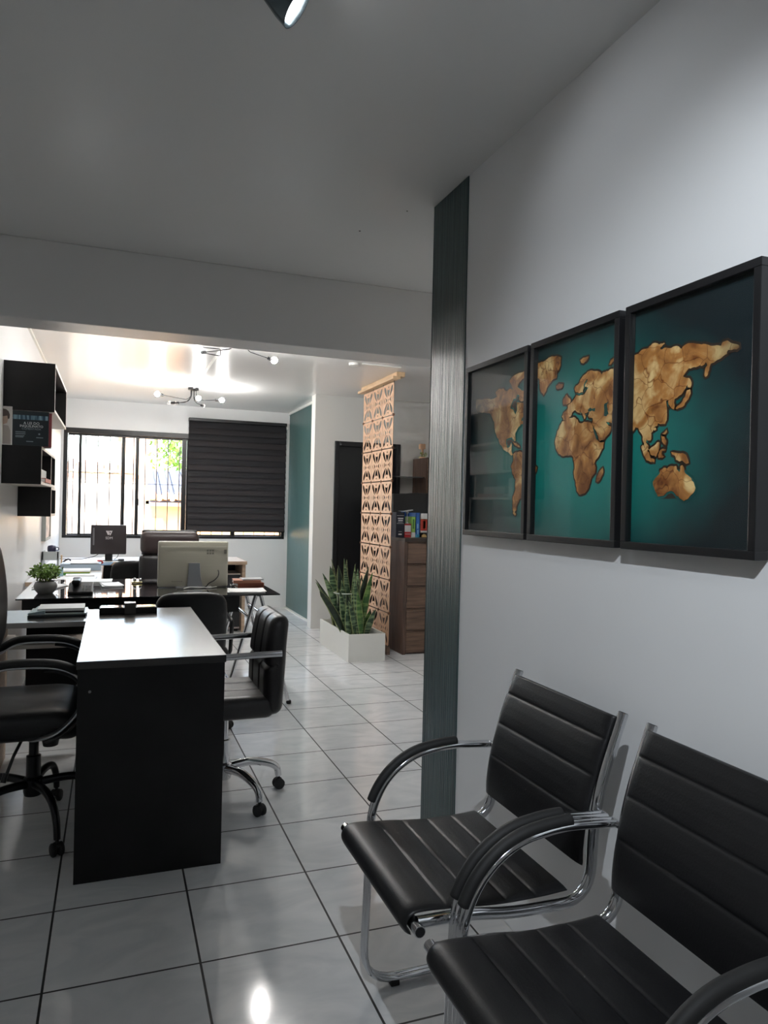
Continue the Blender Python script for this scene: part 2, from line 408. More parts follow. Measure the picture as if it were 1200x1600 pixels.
# ================================================================== OUTSIDE
mb = MB(); mb.box(-30, 30, 9.6, 60, -3.1, -3); o = mb.build('ground', mat('outdoor_paving', (.45, .42, .38), .9)); o['kind'] = 'structure'
M_orange = mat('ochre_render', (.80, .42, .16), .9, var=(2, .1))
M_cream = mat('cream_render', (.82, .72, .62), .9, var=(2, .1))
M_tileo = mat('clay_roof_tiles', (.50, .24, .14), .85, var=(6, .3))
M_tileb = mat('grey_roof_tiles', (.09, .10, .14), .8, var=(6, .25))
def tiled_roof(mbx, x0, x1, ya, za, yb, zb, pitch=.24, r=.07):
    n = int((x1 - x0) / pitch)
    for k in range(n + 1):
        x = x0 + k * pitch
        mbx.tube([(x, ya, za), (x, yb, zb)], r, 10)
        mbx.tube([(x + pitch / 2, ya + .02, za - .035), (x + pitch / 2, yb, zb - .035)], r * .8, 8)
    mbx.box(x0 - .05, x1 + .05, min(ya, yb) + .04, max(ya, yb), min(za, zb) - .16, min(za, zb) - .1)
hs = thing('neighbour_house', 'cream neighbour wall topped with clay tiles, seen through the left panes', 'house', (-2, 14, -3))
mb = MB(); mb.box(-6, .46, 14.0, 14.8, -3, 1.86); mb.build('house_wall', M_cream, hs)
mb = MB(); tiled_roof(mb, -6, .40, 13.85, 1.92, 14.9, 2.06); mb.build('roof', M_tileo, hs, smooth=50)
h2 = thing('orange_house', 'ochre house with a grey tiled roof seen through the middle pane', 'house', (1.6, 12.4, -3))
mb = MB(); mb.box(.55, 4.0, 12.5, 13.9, -3, 1.40); mb.build('house_wall', M_orange, h2)
mb = MB(); tiled_roof(mb, .60, 4.0, 12.3, 1.46, 13.8, 1.92, .20, .06); mb.build('roof', M_tileb, h2, smooth=50)
mb = MB(); tiled_roof(mb, .60, 4.0, 12.22, 1.43, 12.32, 1.455, .20, .062); mb.build('roof_edge', M_tileo, h2, smooth=50)
w_ = MB(); w_.box(.53, .80, 12.46, 12.5, .55, 1.10); w_ = w_.build('house_window', mat('window_wood', (.45, .2, .1), .6), h2)
mb = MB(); mb.box(.56, .77, 12.45, 12.462, .58, 1.07); mb.build('house_pane', mat('yellow_pane', (.8, .65, .2), .4), w_)
h3 = thing('pale_house', 'tall pale orange house far behind the tiled roofs', 'house', (.8, 22, -3))
mb = MB(); mb.box(.2, 1.25, 22, 25, -3, 3.3); mb.build('house_wall', mat('peach_render', (.85, .55, .35), .9), h3)
mb = MB(); mb.box(.1, 1.35, 21.8, 25.1, 3.3, 3.42); mb.build('roof', M_tileo, h3)
def tree(x, y, z, r, seed, label):
    rnd = random.Random(seed); t = thing('leafy_tree', label, 'tree', (x, y, -3))
    mb = MB(); mb.tube([(x, y, -3), (x + .05, y, -1), (x, y, z)], [.16, .13, .08], 8); mb.build('trunk', mat('bark', (.12, .08, .05), .9), t)
    mb = MB()
    for k in range(1500):
        d = Vector((rnd.gauss(0, 1), rnd.gauss(0, 1), rnd.gauss(0, 1))).normalized() * r * (rnd.random() ** .33) * (1 + .25 * sin(k))
        c = Vector((x, y, z)) + d; a = Vector((rnd.uniform(-1, 1), rnd.uniform(-1, 1), rnd.uniform(-1, 1))).normalized(); b = a.orthogonal().normalized(); s_ = .09 * r
        mb.add([c - a * s_, c + b * s_ * .6, c + a * s_, c - b * s_ * .6], [(0, 1, 2, 3)])
    mb.build('foliage', mat('leaf_green', (.14, .27, .03), .7, var=(3, .4)), t, fix=False)
tree(1.78, 18.6, 2.65, .85, 1, 'bright green tree above the grey roof behind the window bars')

# ================================================================== FRONT ROOM
# ---------------------------------------------------------------- triptych map
MAP = [
(1,'g',[(2.235,1.685),(2.183,1.681),(2.128,1.673),(2.09,1.676),(2.101,1.691),(2.085,1.699),(2.051,1.697),(2.031,1.686),(2.005,1.69),(1.992,1.682),(2.002,1.703),(2.013,1.716),(1.994,1.726),(1.963,1.731),(1.93,1.731),(1.913,1.728),(1.914,1.713),(1.938,1.709),(1.955,1.701),(1.964,1.689),(1.948,1.68),(1.924,1.669),(1.914,1.655),(1.914,1.642),(1.941,1.641),(1.953,1.649),(1.951,1.66),(1.966,1.667),(1.972,1.655),(1.988,1.655),(2.0,1.64),(2.007,1.628),(1.989,1.623),(1.973,1.603),(1.964,1.616),(1.966,1.642),(1.94,1.637),(1.915,1.633),(1.915,1.598),(1.932,1.59),(1.938,1.581),(1.917,1.582),(1.918,1.571),(1.938,1.571),(1.955,1.562),(1.972,1.546),(1.969,1.523),(1.977,1.522),(1.989,1.536),(2.024,1.533),(2.028,1.518),(2.019,1.504),(2.003,1.506),(1.994,1.517),(1.992,1.505),(1.993,1.492),(1.983,1.479),(1.992,1.478),(2.009,1.489),(2.035,1.497),(2.05,1.51),(2.063,1.517),(2.073,1.532),(2.088,1.548),(2.1,1.568),(2.107,1.596),(2.118,1.607),(2.133,1.625),(2.166,1.633),(2.226,1.641),(2.238,1.66)]),
(1,'g',[(1.98,1.482),(1.968,1.487),(1.946,1.488),(1.919,1.483),(1.913,1.395),(1.922,1.345),(1.939,1.339),(1.951,1.323),(1.956,1.306),(1.969,1.3),(1.977,1.313),(1.977,1.348),(1.964,1.368),(1.962,1.4),(1.98,1.42),(1.991,1.443),(1.979,1.459)]),
(1,'g',[(1.985,1.521),(1.966,1.515),(1.944,1.503),(1.94,1.499),(1.956,1.503),(1.975,1.511)]),
(1,'g',[(1.975,1.299),(1.965,1.301),(1.956,1.294),(1.961,1.29)]),
(2,'g',[(1.863,1.744),(1.826,1.742),(1.787,1.748),(1.757,1.746),(1.734,1.737),(1.735,1.716),(1.743,1.703),(1.753,1.695),(1.754,1.683),(1.776,1.679),(1.797,1.665),(1.809,1.65),(1.817,1.643),(1.83,1.654),(1.837,1.669),(1.842,1.695),(1.862,1.707)]),
(2,'g',[(1.753,1.66),(1.741,1.665),(1.72,1.66),(1.724,1.652),(1.743,1.65),(1.752,1.654)]),
(2,'g',[(1.644,1.713),(1.629,1.717),(1.606,1.716),(1.61,1.709),(1.628,1.701),(1.638,1.705)]),
(2,'g',[(1.521,1.679),(1.514,1.689),(1.501,1.693),(1.501,1.686),(1.514,1.678)]),
(2,'g',[(1.718,1.611),(1.715,1.62),(1.701,1.628),(1.694,1.62),(1.682,1.61),(1.686,1.602),(1.702,1.601),(1.716,1.603)]),
(2,'g',[(1.5,1.666),(1.517,1.666),(1.525,1.663),(1.541,1.664),(1.549,1.658),(1.558,1.667),(1.576,1.672),(1.59,1.676),(1.609,1.676),(1.623,1.67),(1.638,1.662),(1.645,1.651),(1.66,1.646),(1.666,1.641),(1.659,1.629),(1.644,1.624),(1.629,1.625),(1.625,1.635),(1.622,1.648),(1.611,1.658),(1.608,1.655),(1.618,1.645),(1.62,1.638),(1.603,1.634),(1.61,1.628),(1.621,1.618),(1.644,1.617),(1.657,1.621),(1.661,1.616),(1.678,1.604),(1.696,1.598),(1.695,1.589),(1.715,1.579),(1.721,1.57),(1.714,1.559),(1.696,1.558),(1.68,1.566),(1.675,1.575),(1.661,1.581),(1.642,1.571),(1.636,1.569),(1.64,1.576),(1.627,1.567),(1.619,1.552),(1.613,1.558),(1.619,1.568),(1.597,1.568),(1.602,1.559),(1.596,1.553),(1.582,1.55),(1.582,1.544),(1.587,1.535),(1.577,1.528),(1.562,1.506),(1.551,1.488),(1.534,1.49),(1.511,1.508),(1.507,1.521),(1.518,1.524),(1.529,1.536),(1.519,1.533),(1.506,1.53),(1.505,1.553),(1.501,1.586)]),
(2,'g',[(1.68,1.562),(1.661,1.561),(1.649,1.553),(1.641,1.544),(1.627,1.542),(1.618,1.545),(1.591,1.54),(1.581,1.528),(1.573,1.514),(1.562,1.493),(1.549,1.484),(1.534,1.484),(1.537,1.469),(1.55,1.455),(1.567,1.44),(1.572,1.432),(1.565,1.42),(1.566,1.407),(1.583,1.395),(1.588,1.381),(1.597,1.364),(1.611,1.354),(1.633,1.352),(1.645,1.362),(1.65,1.385),(1.66,1.409),(1.657,1.427),(1.664,1.453),(1.674,1.459),(1.712,1.459),(1.733,1.467),(1.748,1.484),(1.753,1.504),(1.744,1.525),(1.734,1.541),(1.72,1.556),(1.708,1.557)]),
(2,'g',[(1.537,1.419),(1.534,1.408),(1.544,1.391),(1.556,1.383),(1.562,1.385),(1.558,1.398),(1.545,1.413)]),
(2,'g',[(1.868,1.447),(1.855,1.443),(1.843,1.433),(1.849,1.421),(1.863,1.411),(1.871,1.407)]),
(2,'s',[(1.603,1.575),(1.592,1.579),(1.583,1.575),(1.572,1.575),(1.574,1.567),(1.586,1.571),(1.597,1.569),(1.603,1.57)]),
(2,'s',[(1.537,1.58),(1.521,1.586),(1.525,1.579),(1.523,1.563),(1.518,1.554),(1.526,1.549),(1.536,1.552),(1.535,1.567)]),
(2,'s',[(1.581,1.527),(1.572,1.519),(1.561,1.502),(1.559,1.492),(1.567,1.497),(1.575,1.512)]),
(3,'g',[(1.44,1.68),(1.431,1.678),(1.428,1.686),(1.412,1.685),(1.4,1.692),(1.378,1.692),(1.364,1.7),(1.35,1.698),(1.342,1.693),(1.326,1.694),(1.324,1.691),(1.339,1.684),(1.337,1.681),(1.318,1.681),(1.303,1.677),(1.291,1.679),(1.28,1.676),(1.272,1.669),(1.259,1.676),(1.237,1.675),(1.219,1.669),(1.201,1.665),(1.177,1.657),(1.159,1.653),(1.155,1.66),(1.144,1.661),(1.135,1.654),(1.114,1.645),(1.113,1.64),(1.119,1.637),(1.141,1.641),(1.144,1.633),(1.159,1.627),(1.176,1.622),(1.186,1.621),(1.19,1.608),(1.193,1.6),(1.2,1.595),(1.203,1.6),(1.201,1.612),(1.195,1.619),(1.2,1.627),(1.204,1.622),(1.223,1.621),(1.232,1.622),(1.248,1.622),(1.254,1.617),(1.265,1.607),(1.247,1.601),(1.239,1.589),(1.242,1.578),(1.25,1.581),(1.251,1.588),(1.262,1.575),(1.268,1.568),(1.289,1.561),(1.29,1.538),(1.298,1.542),(1.307,1.551),(1.307,1.561),(1.316,1.56),(1.313,1.545),(1.312,1.521),(1.312,1.516),(1.317,1.508),(1.34,1.512),(1.342,1.506),(1.354,1.503),(1.356,1.495),(1.362,1.491),(1.361,1.482),(1.364,1.474),(1.373,1.475),(1.378,1.481),(1.379,1.471),(1.37,1.462),(1.368,1.453),(1.375,1.451),(1.381,1.459),(1.388,1.474),(1.392,1.49),(1.401,1.499),(1.406,1.508),(1.416,1.51),(1.426,1.5),(1.442,1.492),(1.447,1.492)]),
(3,'g',[(1.243,1.576),(1.241,1.566),(1.252,1.551),(1.264,1.54),(1.28,1.537),(1.285,1.539),(1.268,1.549),(1.257,1.561),(1.252,1.575)]),
(3,'g',[(1.394,1.462),(1.388,1.466),(1.38,1.455),(1.367,1.446),(1.362,1.433),(1.348,1.429),(1.349,1.423),(1.361,1.424),(1.375,1.429),(1.387,1.447)]),
(3,'g',[(1.367,1.453),(1.353,1.46),(1.341,1.468),(1.333,1.467),(1.334,1.454),(1.34,1.442),(1.344,1.435),(1.362,1.442)]),
(3,'g',[(1.337,1.439),(1.33,1.45),(1.323,1.452),(1.312,1.45),(1.314,1.448),(1.324,1.448),(1.326,1.441),(1.318,1.434),(1.335,1.432)]),
(3,'g',[(1.312,1.495),(1.31,1.489),(1.316,1.484),(1.326,1.486),(1.315,1.491)]),
(3,'g',[(1.328,1.482),(1.319,1.48),(1.311,1.469),(1.312,1.459),(1.321,1.465),(1.326,1.474)]),
(3,'g',[(1.295,1.443),(1.29,1.442),(1.272,1.439),(1.256,1.437),(1.247,1.428),(1.242,1.416),(1.249,1.414),(1.26,1.422),(1.269,1.42),(1.28,1.425),(1.283,1.434),(1.292,1.437)]),
(3,'g',[(1.343,1.387),(1.329,1.397),(1.329,1.404),(1.317,1.409),(1.307,1.406),(1.294,1.412),(1.279,1.411),(1.277,1.403),(1.268,1.396),(1.266,1.41),(1.261,1.412),(1.255,1.404),(1.252,1.394),(1.239,1.386),(1.227,1.374),(1.221,1.361),(1.227,1.35),(1.242,1.337),(1.253,1.333),(1.266,1.339),(1.28,1.349),(1.292,1.356),(1.306,1.353),(1.317,1.345),(1.334,1.344),(1.344,1.357),(1.352,1.377)]),
(3,'g',[(1.447,1.476),(1.44,1.475),(1.439,1.468),(1.447,1.467)]),
(3,'g',[(1.355,1.501),(1.347,1.503),(1.345,1.498),(1.351,1.496)])
]

FR = [(2.290, 1.885, 'leftmost framed panel of a gold world map, the Americas on dark teal'),
      (1.868, 1.466, 'middle framed panel of a gold world map, Europe and Africa on bright teal'),
      (1.443, 1.050, 'rightmost framed panel of a gold world map, Asia and Australia on teal fading black')]
def print_mat():
    m = bpy.data.materials.new('teal_print'); m.use_nodes = True; t = m.node_tree; b = t.nodes['Principled BSDF']
    g = t.nodes.new('ShaderNodeNewGeometry'); s = t.nodes.new('ShaderNodeVectorMath'); s.operation = 'SUBTRACT'; s.inputs[1].default_value = (1.168, 1.67, 1.47)
    mp = t.nodes.new('ShaderNodeVectorMath'); mp.operation = 'MULTIPLY'; mp.inputs[1].default_value = (0, 1.5, 2.5)
    ln = t.nodes.new('ShaderNodeVectorMath'); ln.operation = 'LENGTH'
    t.links.new(g.outputs['Position'], s.inputs[0]); t.links.new(s.outputs[0], mp.inputs[0]); t.links.new(mp.outputs[0], ln.inputs[0])
    n = t.nodes.new('ShaderNodeTexNoise'); n.inputs['Scale'].default_value = 9; n.inputs['Detail'].default_value = 8; t.links.new(g.outputs['Position'], n.inputs['Vector'])
    a = t.nodes.new('ShaderNodeMath'); a.operation = 'MULTIPLY_ADD'; a.inputs[1].default_value = .20; t.links.new(n.outputs[0], a.inputs[0]); t.links.new(ln.outputs['Value'], a.inputs[2])
    r = t.nodes.new('ShaderNodeValToRGB'); e = r.color_ramp.elements
    e[0].position = .36; e[0].color = (.005, .27, .23, 1); e[1].position = 1.0; e[1].color = (.003, .012, .017, 1)
    x = r.color_ramp.elements.new(.66); x.color = (.004, .16, .14, 1)
    x = r.color_ramp.elements.new(.85); x.color = (.004, .05, .052, 1)
    t.links.new(a.outputs[0], r.inputs[0]); t.links.new(r.outputs[0], b.inputs['Base Color'])
    b.inputs['Roughness'].default_value = .45
    return m
def gold_mat():
    m = bpy.data.materials.new('gold_land'); m.use_nodes = True; t = m.node_tree; b = t.nodes['Principled BSDF']
    g = t.nodes.new('ShaderNodeNewGeometry')
    n = t.nodes.new('ShaderNodeTexNoise'); n.inputs['Scale'].default_value = 16; n.inputs['Detail'].default_value = 9; n.inputs['Distortion'].default_value = .8; t.links.new(g.outputs['Position'], n.inputs['Vector'])
    r = t.nodes.new('ShaderNodeValToRGB'); e = r.color_ramp.elements; e[0].position = .34; e[0].color = (.24, .075, .014, 1); e[1].position = .68; e[1].color = (.95, .66, .30, 1)
    x = e.new(.52); x.color = (.56, .24, .065, 1); t.links.new(n.outputs[0], r.inputs[0])
    v = t.nodes.new('ShaderNodeTexVoronoi'); v.feature = 'DISTANCE_TO_EDGE'; v.inputs['Scale'].default_value = 17
    nn = t.nodes.new('ShaderNodeTexNoise'); nn.inputs['Scale'].default_value = 20; ad = t.nodes.new('ShaderNodeVectorMath'); ad.operation = 'MULTIPLY_ADD'; ad.inputs[1].default_value = (.05, .05, .05)
    t.links.new(g.outputs['Position'], nn.inputs['Vector']); t.links.new(nn.outputs['Color'], ad.inputs[0]); t.links.new(g.outputs['Position'], ad.inputs[2]); t.links.new(ad.outputs[0], v.inputs['Vector'])
    cr = t.nodes.new('ShaderNodeValToRGB'); cr.color_ramp.elements[0].position = .0; cr.color_ramp.elements[0].color = (.40, .22, .10, 1); cr.color_ramp.elements[1].position = .022; cr.color_ramp.elements[1].color = (1, 1, 1, 1)
    t.links.new(v.outputs['Distance'], cr.inputs[0])
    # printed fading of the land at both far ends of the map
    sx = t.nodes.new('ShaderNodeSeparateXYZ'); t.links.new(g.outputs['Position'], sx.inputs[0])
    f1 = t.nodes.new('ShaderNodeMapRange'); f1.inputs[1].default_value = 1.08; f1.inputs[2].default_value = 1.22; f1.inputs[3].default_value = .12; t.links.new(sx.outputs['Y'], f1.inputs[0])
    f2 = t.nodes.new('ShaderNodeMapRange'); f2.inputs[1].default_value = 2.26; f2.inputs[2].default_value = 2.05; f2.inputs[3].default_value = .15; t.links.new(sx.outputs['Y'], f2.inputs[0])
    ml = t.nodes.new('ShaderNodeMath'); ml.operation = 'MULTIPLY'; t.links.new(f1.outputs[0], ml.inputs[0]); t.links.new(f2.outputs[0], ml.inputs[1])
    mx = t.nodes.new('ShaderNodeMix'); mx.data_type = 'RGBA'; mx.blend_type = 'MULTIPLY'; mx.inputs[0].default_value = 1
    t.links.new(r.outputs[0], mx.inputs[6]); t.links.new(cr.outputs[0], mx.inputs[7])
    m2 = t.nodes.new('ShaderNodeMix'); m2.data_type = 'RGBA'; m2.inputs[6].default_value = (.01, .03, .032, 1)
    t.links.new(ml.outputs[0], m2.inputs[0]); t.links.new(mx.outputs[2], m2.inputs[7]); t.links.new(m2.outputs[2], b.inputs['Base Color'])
    b.inputs['Roughness'].default_value = .4
    return m
M_teal = print_mat(); M_gold = gold_mat(); M_rim = mat('burnt_rim', (.035, .018, .010), .5); M_sea = mat('inland_sea', (.008, .07, .06), .5)
def grow(poly, d):
    A = sum(poly[i - 1][0] * poly[i][1] - poly[i][0] * poly[i - 1][1] for i in range(len(poly))); sg = 1 if A > 0 else -1; out = []
    for i in range(len(poly)):
        p, q, r = Vector(poly[i - 1]), Vector(poly[i]), Vector(poly[(i + 1) % len(poly)])
        t = (r - p)
        if t.length < 1e-6: out.append(poly[i]); continue
        t.normalize(); out.append((q.x + t.y * d * sg, q.y - t.x * d * sg))
    return out
def rough_edge(poly, amp=.0016):
    rnd = random.Random(len(poly)); out = []
    for i in range(len(poly)):
        a = Vector(poly[i]); b = Vector(poly[(i + 1) % len(poly)]); out.append(tuple(a)); L = (b - a).length
        k = int(L / .008)
        nrm = Vector((-(b - a).y, (b - a).x)).normalized() if L > 1e-6 else Vector((0, 0))
        for j in range(1, k + 1): p = a.lerp(b, j / (k + 1)) + nrm * rnd.uniform(-amp, amp); out.append((p.x, p.y))
    return out
for n_, (ya, yb, lab) in enumerate(FR):
    zb, zt = 1.218, 1.802
    t = thing('framed_picture', lab, 'picture', (1.19, (ya + yb) / 2, zb), 'three framed panels of the world map')
    fw = .018
    mb = MB()
    for (a, b, c, d) in ((ya, yb, zt - fw, zt), (ya, yb, zb, zb + fw), (ya, ya - fw, zb + fw, zt - fw), (yb + fw, yb, zb + fw, zt - fw)):
        mb.box(1.152, 1.188, min(a, b), max(a, b), c, d)
    mb.build('picture_frame', M_frame, t, bevel=.0015)
    mb = MB(); y0, y1 = yb + fw, ya - fw; z0, z1 = zb + fw, zt - fw
    f = lambda u, v, w: Vector((w, u, v))
    mb.box(1.1685, 1.176, y0, y1, z0, z1)
    def clip(poly):
        def cut(P, ax, lim, keep):
            o = []
            for i in range(len(P)):
                a, b = P[i - 1], P[i]; ia = keep(a[ax]); ib = keep(b[ax])
                if ia != ib:
                    tt = (lim - a[ax]) / (b[ax] - a[ax]); o.append((a[0] + (b[0] - a[0]) * tt, a[1] + (b[1] - a[1]) * tt))
                if ib: o.append(b)
            return o
        P = cut(poly, 0, y0, lambda q: q >= y0); P = cut(P, 0, y1, lambda q: q <= y1) if P else P
        return P
    for pan, kind, poly in MAP:
        if pan != n_ + 1: continue
        poly = rough_edge(poly)
        if kind == 'g':
            P = clip(grow(poly, .0055)); Q = clip(poly)
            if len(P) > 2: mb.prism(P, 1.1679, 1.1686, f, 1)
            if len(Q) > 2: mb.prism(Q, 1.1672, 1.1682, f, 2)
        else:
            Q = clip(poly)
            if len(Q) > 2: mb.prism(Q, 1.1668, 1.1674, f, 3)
    mb.build('map_print', [M_teal, M_rim, M_gold, M_sea], t)
    mb = MB(); mb.box(1.1595, 1.1605, y0, y1, z0, z1); mb.build('picture_glass', M_pane, t)

# ---------------------------------------------------------------- visitor chairs
def visitor_chair(yc, label):
    t = thing('visitor_chair', label, 'chair', (.85, yc, 0), 'chrome visitor chairs along the right wall')
    A = .257; S = .2265
    arm = fillet([(1.036, 0, .632), (.90, 0, .642), (.79, 0, .625), (.715, 0, .572), (.672, 0, .49), (.666, 0, .30), (.657, 0, .0165), (1.085, 0, .0165)], [.05, .05, .06, .06, .08, .1, .055], 7)
    for s in (-1, 1):
        mb = MB()
        for d in (-.0078, .0078):
            mb.tube([(p.x, yc + s * A + d, p.z) for p in arm], .0082, 10, up=(0, 1, 0))
        mb.tube([(1.034, yc + s * (A + .008), .632), (1.034, yc + s * S, .632)], .0085, 8)
        mb.tube([(.69, yc + s * A, .432), (.69, yc + s * (S - .01), .432)], .009, 8)
        leg = mb.build('arm_frame', M_chrome, t, smooth=60)
        mb = MB()
        pad = [p for p in arm if p.x < .925 and p.z > .50]
        ppts = [Vector((p.x, yc + s * A, p.z)) for p in pad]
        n = len(ppts); out = []
        for i, p in enumerate(ppts):
            a = ppts[max(i - 1, 0)]; b = ppts[min(i + 1, n - 1)]; tt = (b - a).normalized(); nn = Vector((tt.z, 0, -tt.x))
            if nn.z < 0: nn = -nn
            if nn.x > .3: nn = -nn
            out.append(p + nn * .0105)
        out = smoothpath([out[0] - (out[1] - out[0]).normalized() * .004] + out + [out[-1] + (out[-1] - out[-2]).normalized() * .004], 2)
        m = len(out); rr = [.0140 * min(1, (.35 + min(i, m - 1 - i) / 3)) for i in range(m)]
        mb.tube(out, rr, 12, up=(0, 1, 0)); mb.build('armrest_pad', M_rubber, leg, smooth=60)
        mb = MB(); mb.box(.735, .760, yc + s * A - .017, yc + s * A + .017, 0, .016); mb.build('foot_clip', M_rubber, leg, bevel=.002)
    for s in (-1, 1):
        pth = fillet([(1.105, 0, .846), (1.05, 0, .70), (1.030, 0, .60), (1.024, 0, .432), (.82, 0, .436), (.72, 0, .452), (.60, 0, .455)], [.1, .1, .085, .1, .1], 7)
        mb = MB(); mb.tube([(p.x, yc + s * S, p.z) for p in pth], .0125, 12, up=(0, 1, 0)); sf = mb.build('seat_tube', M_chrome, t, smooth=60)
        mb = MB(); mb.lathe([(.0, .0), (.0105, 0), (.0105, .001), (.0, .001)], (1.1051, yc + s * S, .8461), axis=(.35, 0, .93), n=12); mb.build('tube_plug', M_plastic, sf)
    mb = MB(); mb.tube([(.597, yc - .252, .449), (.597, yc + .252, .449)], .0125, 14)
    fr = mb.build('front_bar', M_chrome, t, smooth=60)
    mb = MB(); mb.tube([(1.060, yc - S, .70), (1.060, yc + S, .70)], .009, 8); mb.build('back_bar', M_chrome, t, smooth=60)
    mb = MB(); mb.tube([(1.085, yc - A, .0165), (1.085, yc + A, .0165)], .0085, 8)
    mb.build('floor_bar', M_chrome, t, smooth=60)
    for s in (-1, 1):
        mb = MB(); mb.lathe([(.0, .0), (.0105, 0), (.0105, .001), (.0, .001)], (.597, yc + s * .2522, .449), axis=(0, s, 0), n=12); mb.build('tube_plug', M_plastic, fr)
    # slings: a swept pad with pressed seams
    def sling(path, th, half, seams, name, side):
        P = smoothpath(path, 8); n = len(P); L = [0]
        for i in range(1, n): L.append(L[-1] + (P[i] - P[i - 1]).length)
        tot = L[-1]; Y = [-half, -half + .004, -half + .014, -half + .03, -half * .5, 0, half * .5, half - .03, half - .014, half - .004, half]; vs = []; fs = []
        sub = 5; pts = []
        for i in range(n - 1):
            for k in range(sub): pts.append((P[i].lerp(P[i + 1], k / sub), (L[i] + (L[i + 1] - L[i]) * k / sub) / tot))
        pts.append((P[-1], 1.0)); N = len(pts)
        top = []; bot = []
        for i, (p, u) in enumerate(pts):
            a = pts[max(i - 2, 0)][0]; b = pts[min(i + 2, N - 1)][0]; tt = (b - a).normalized(); nn = Vector((tt.z, 0, -tt.x)) * side
            g = min([abs(u - q) * tot for q in seams] + [9]); dip = .0016 * math.exp(-(g / .004) ** 2); pil = .0038 * math.sqrt(min(1, g / .030))
            e = min(u, 1 - u) * tot; edge = min(1, math.sqrt(max(0, e / .008)) + .25)
            for y in Y:
                ye = half - abs(y); ed2 = min(1, math.sqrt(max(0, ye / .010)) + .2)
                w = max(.12, min(1, ye / .02))
                top.append(Vector((p.x, yc + y, p.z)) + nn * ((th / 2 + pil * w) * edge * ed2 - dip * w)); bot.append(Vector((p.x, yc + y, p.z)) - nn * (th / 2 * edge * ed2))
        m = len(Y); vs = top + bot; o = N * m
        for i in range(N - 1):
            for j in range(m - 1):
                a = i * m + j; fs.append((a, a + 1, a + m + 1, a + m)); fs.append((o + a, o + a + m, o + a + m + 1, o + a + 1))
            a = i * m; fs.append((a, a + m, o + a + m, o + a)); a = i * m + m - 1; fs.append((a, o + a, o + a + m, a + m))
        for j in range(m - 1):
            fs.append((j, o + j, o + j + 1, j + 1)); a = (N - 1) * m + j; fs.append((a, a + 1, o + a + 1, o + a))
        mb = MB(); mb.add(vs, fs); return mb.build(name, M_leather, t, smooth=55)
    sling([(1.090, 0, .838), (1.066, 0, .78), (1.038, 0, .70), (1.016, 0, .62), (1.006, 0, .55), (1.006, 0, .508)], .013, .2215, (.17, .42, .68), 'backrest', 1)
    sling([(.590, 0, .428), (.579, 0, .447), (.590, 0, .467), (.62, 0, .472), (.70, 0, .466), (.80, 0, .457), (.90, 0, .456), (.968, 0, .459)], .008, .2215, (.30, .47, .64, .81), 'seat', -1)
    return t
v1 = visitor_chair(1.585, 'black visitor chair nearer the dark green wall strip, blue tag under its seat')
v2 = visitor_chair(1.036, 'black visitor chair nearest the camera, cut off by the right edge')
mb = MB(); mb.prism([(0, 0), (.018, 0), (.018, -.028), (.009, -.038), (0, -.028)], 0, .0015, lambda u, v, w: Vector((.612 + w, 1.50 + u, .437 + v))); mb.build('fabric_tag', mat('blue_tag', (.03, .12, .25), .6), v1)

# ---------------------------------------------------------------- near desk
t = thing('office_desk', 'black desk with a full side panel standing across the room by the left chair', 'desk', (.145, 3.30, 0))
mb = MB(); mb.box(-.106, .396, 2.655, 3.95, .733, .760); mb.build('desk_top', [M_desk_top], t, bevel=.0015)
mb = MB(); mb.box(-.102, .392, 2.660, 2.688, 0, .733); mb.build('side_panel', M_black, t, bevel=.001)
mb = MB(); mb.box(-.102, .392, 3.915, 3.943, 0, .733); mb.build('side_panel', M_black, t, bevel=.001)
mb = MB(); mb.box(.13, .16, 2.688, 3.915, .33, .733); mb.build('modesty_panel', M_black, t)
mb = MB(); mb.lathe([(.0, .0), (.005, 0), (.005, .0015), (0, .0015)], (-.062, 2.660, .655), axis=(0, -1, 0), n=10); mb.build('screw_cap', mat('grey_cap', (.25, .25, .25), .4), t)
t = thing('side_desk', 'low side desk behind the left chair, black apron and a pale edge', 'desk', (-.30, 3.95, 0))
mb = MB(); mb.box(-.505, -.108, 3.70, 4.13, .715, .740); mb.build('desk_top', M_desk_top, t, bevel=.002)
mb = MB(); mb.box(-.505, -.108, 3.694, 3.70, .716, .739); mb.build('edge_band', mat('grey_edge', (.42, .40, .39), .4), t)
mb = MB(); mb.box(-.40, -.11, 4.08, 4.10, .10, .715); mb.build('back_panel', M_black, t)
mb = MB(); mb.box(-.505, -.45, 3.74, 4.10, .60, .62); mb.box(-.505, -.11, 3.80, 4.08, .600, .618); mb.build('shelf', M_edge, t)
mb = MB(); mb.box(-.505, -.487, 3.72, 4.10, 0, .715); mb.build('side_panel', M_oak, t)

t = thing('folder_pile', 'papers and grey folders piled on the low side desk', 'papers', (-.24, 3.95, .74))
mb = MB(); mb.box(-.375, -.115, 3.85, 4.07, .741, .750); mb.build('folder', mat('dark_folder', (.02, .03, .035), .35), t, bevel=.001)
mb = MB(); mb.box(-.372, -.112, 3.86, 4.075, .751, .756); mb.build('folder', mat('grey_folder', (.45, .50, .50), .35), t, bevel=.001)
mb = MB(); mb.add([(-.375, 3.86, .7565), (-.30, 3.86, .7565), (-.30, 4.05, .7565), (-.345, 4.07, .7565), (-.375, 3.86, .760), (-.30, 3.86, .772), (-.30, 4.05, .778), (-.345, 4.07, .768)], [(3, 2, 1, 0), (4, 5, 6, 7), (0, 1, 5, 4), (1, 2, 6, 5), (2, 3, 7, 6), (3, 0, 4, 7)]); mb.build('leaflet', mat('blue_leaflet', (.42, .55, .60), .4), t)
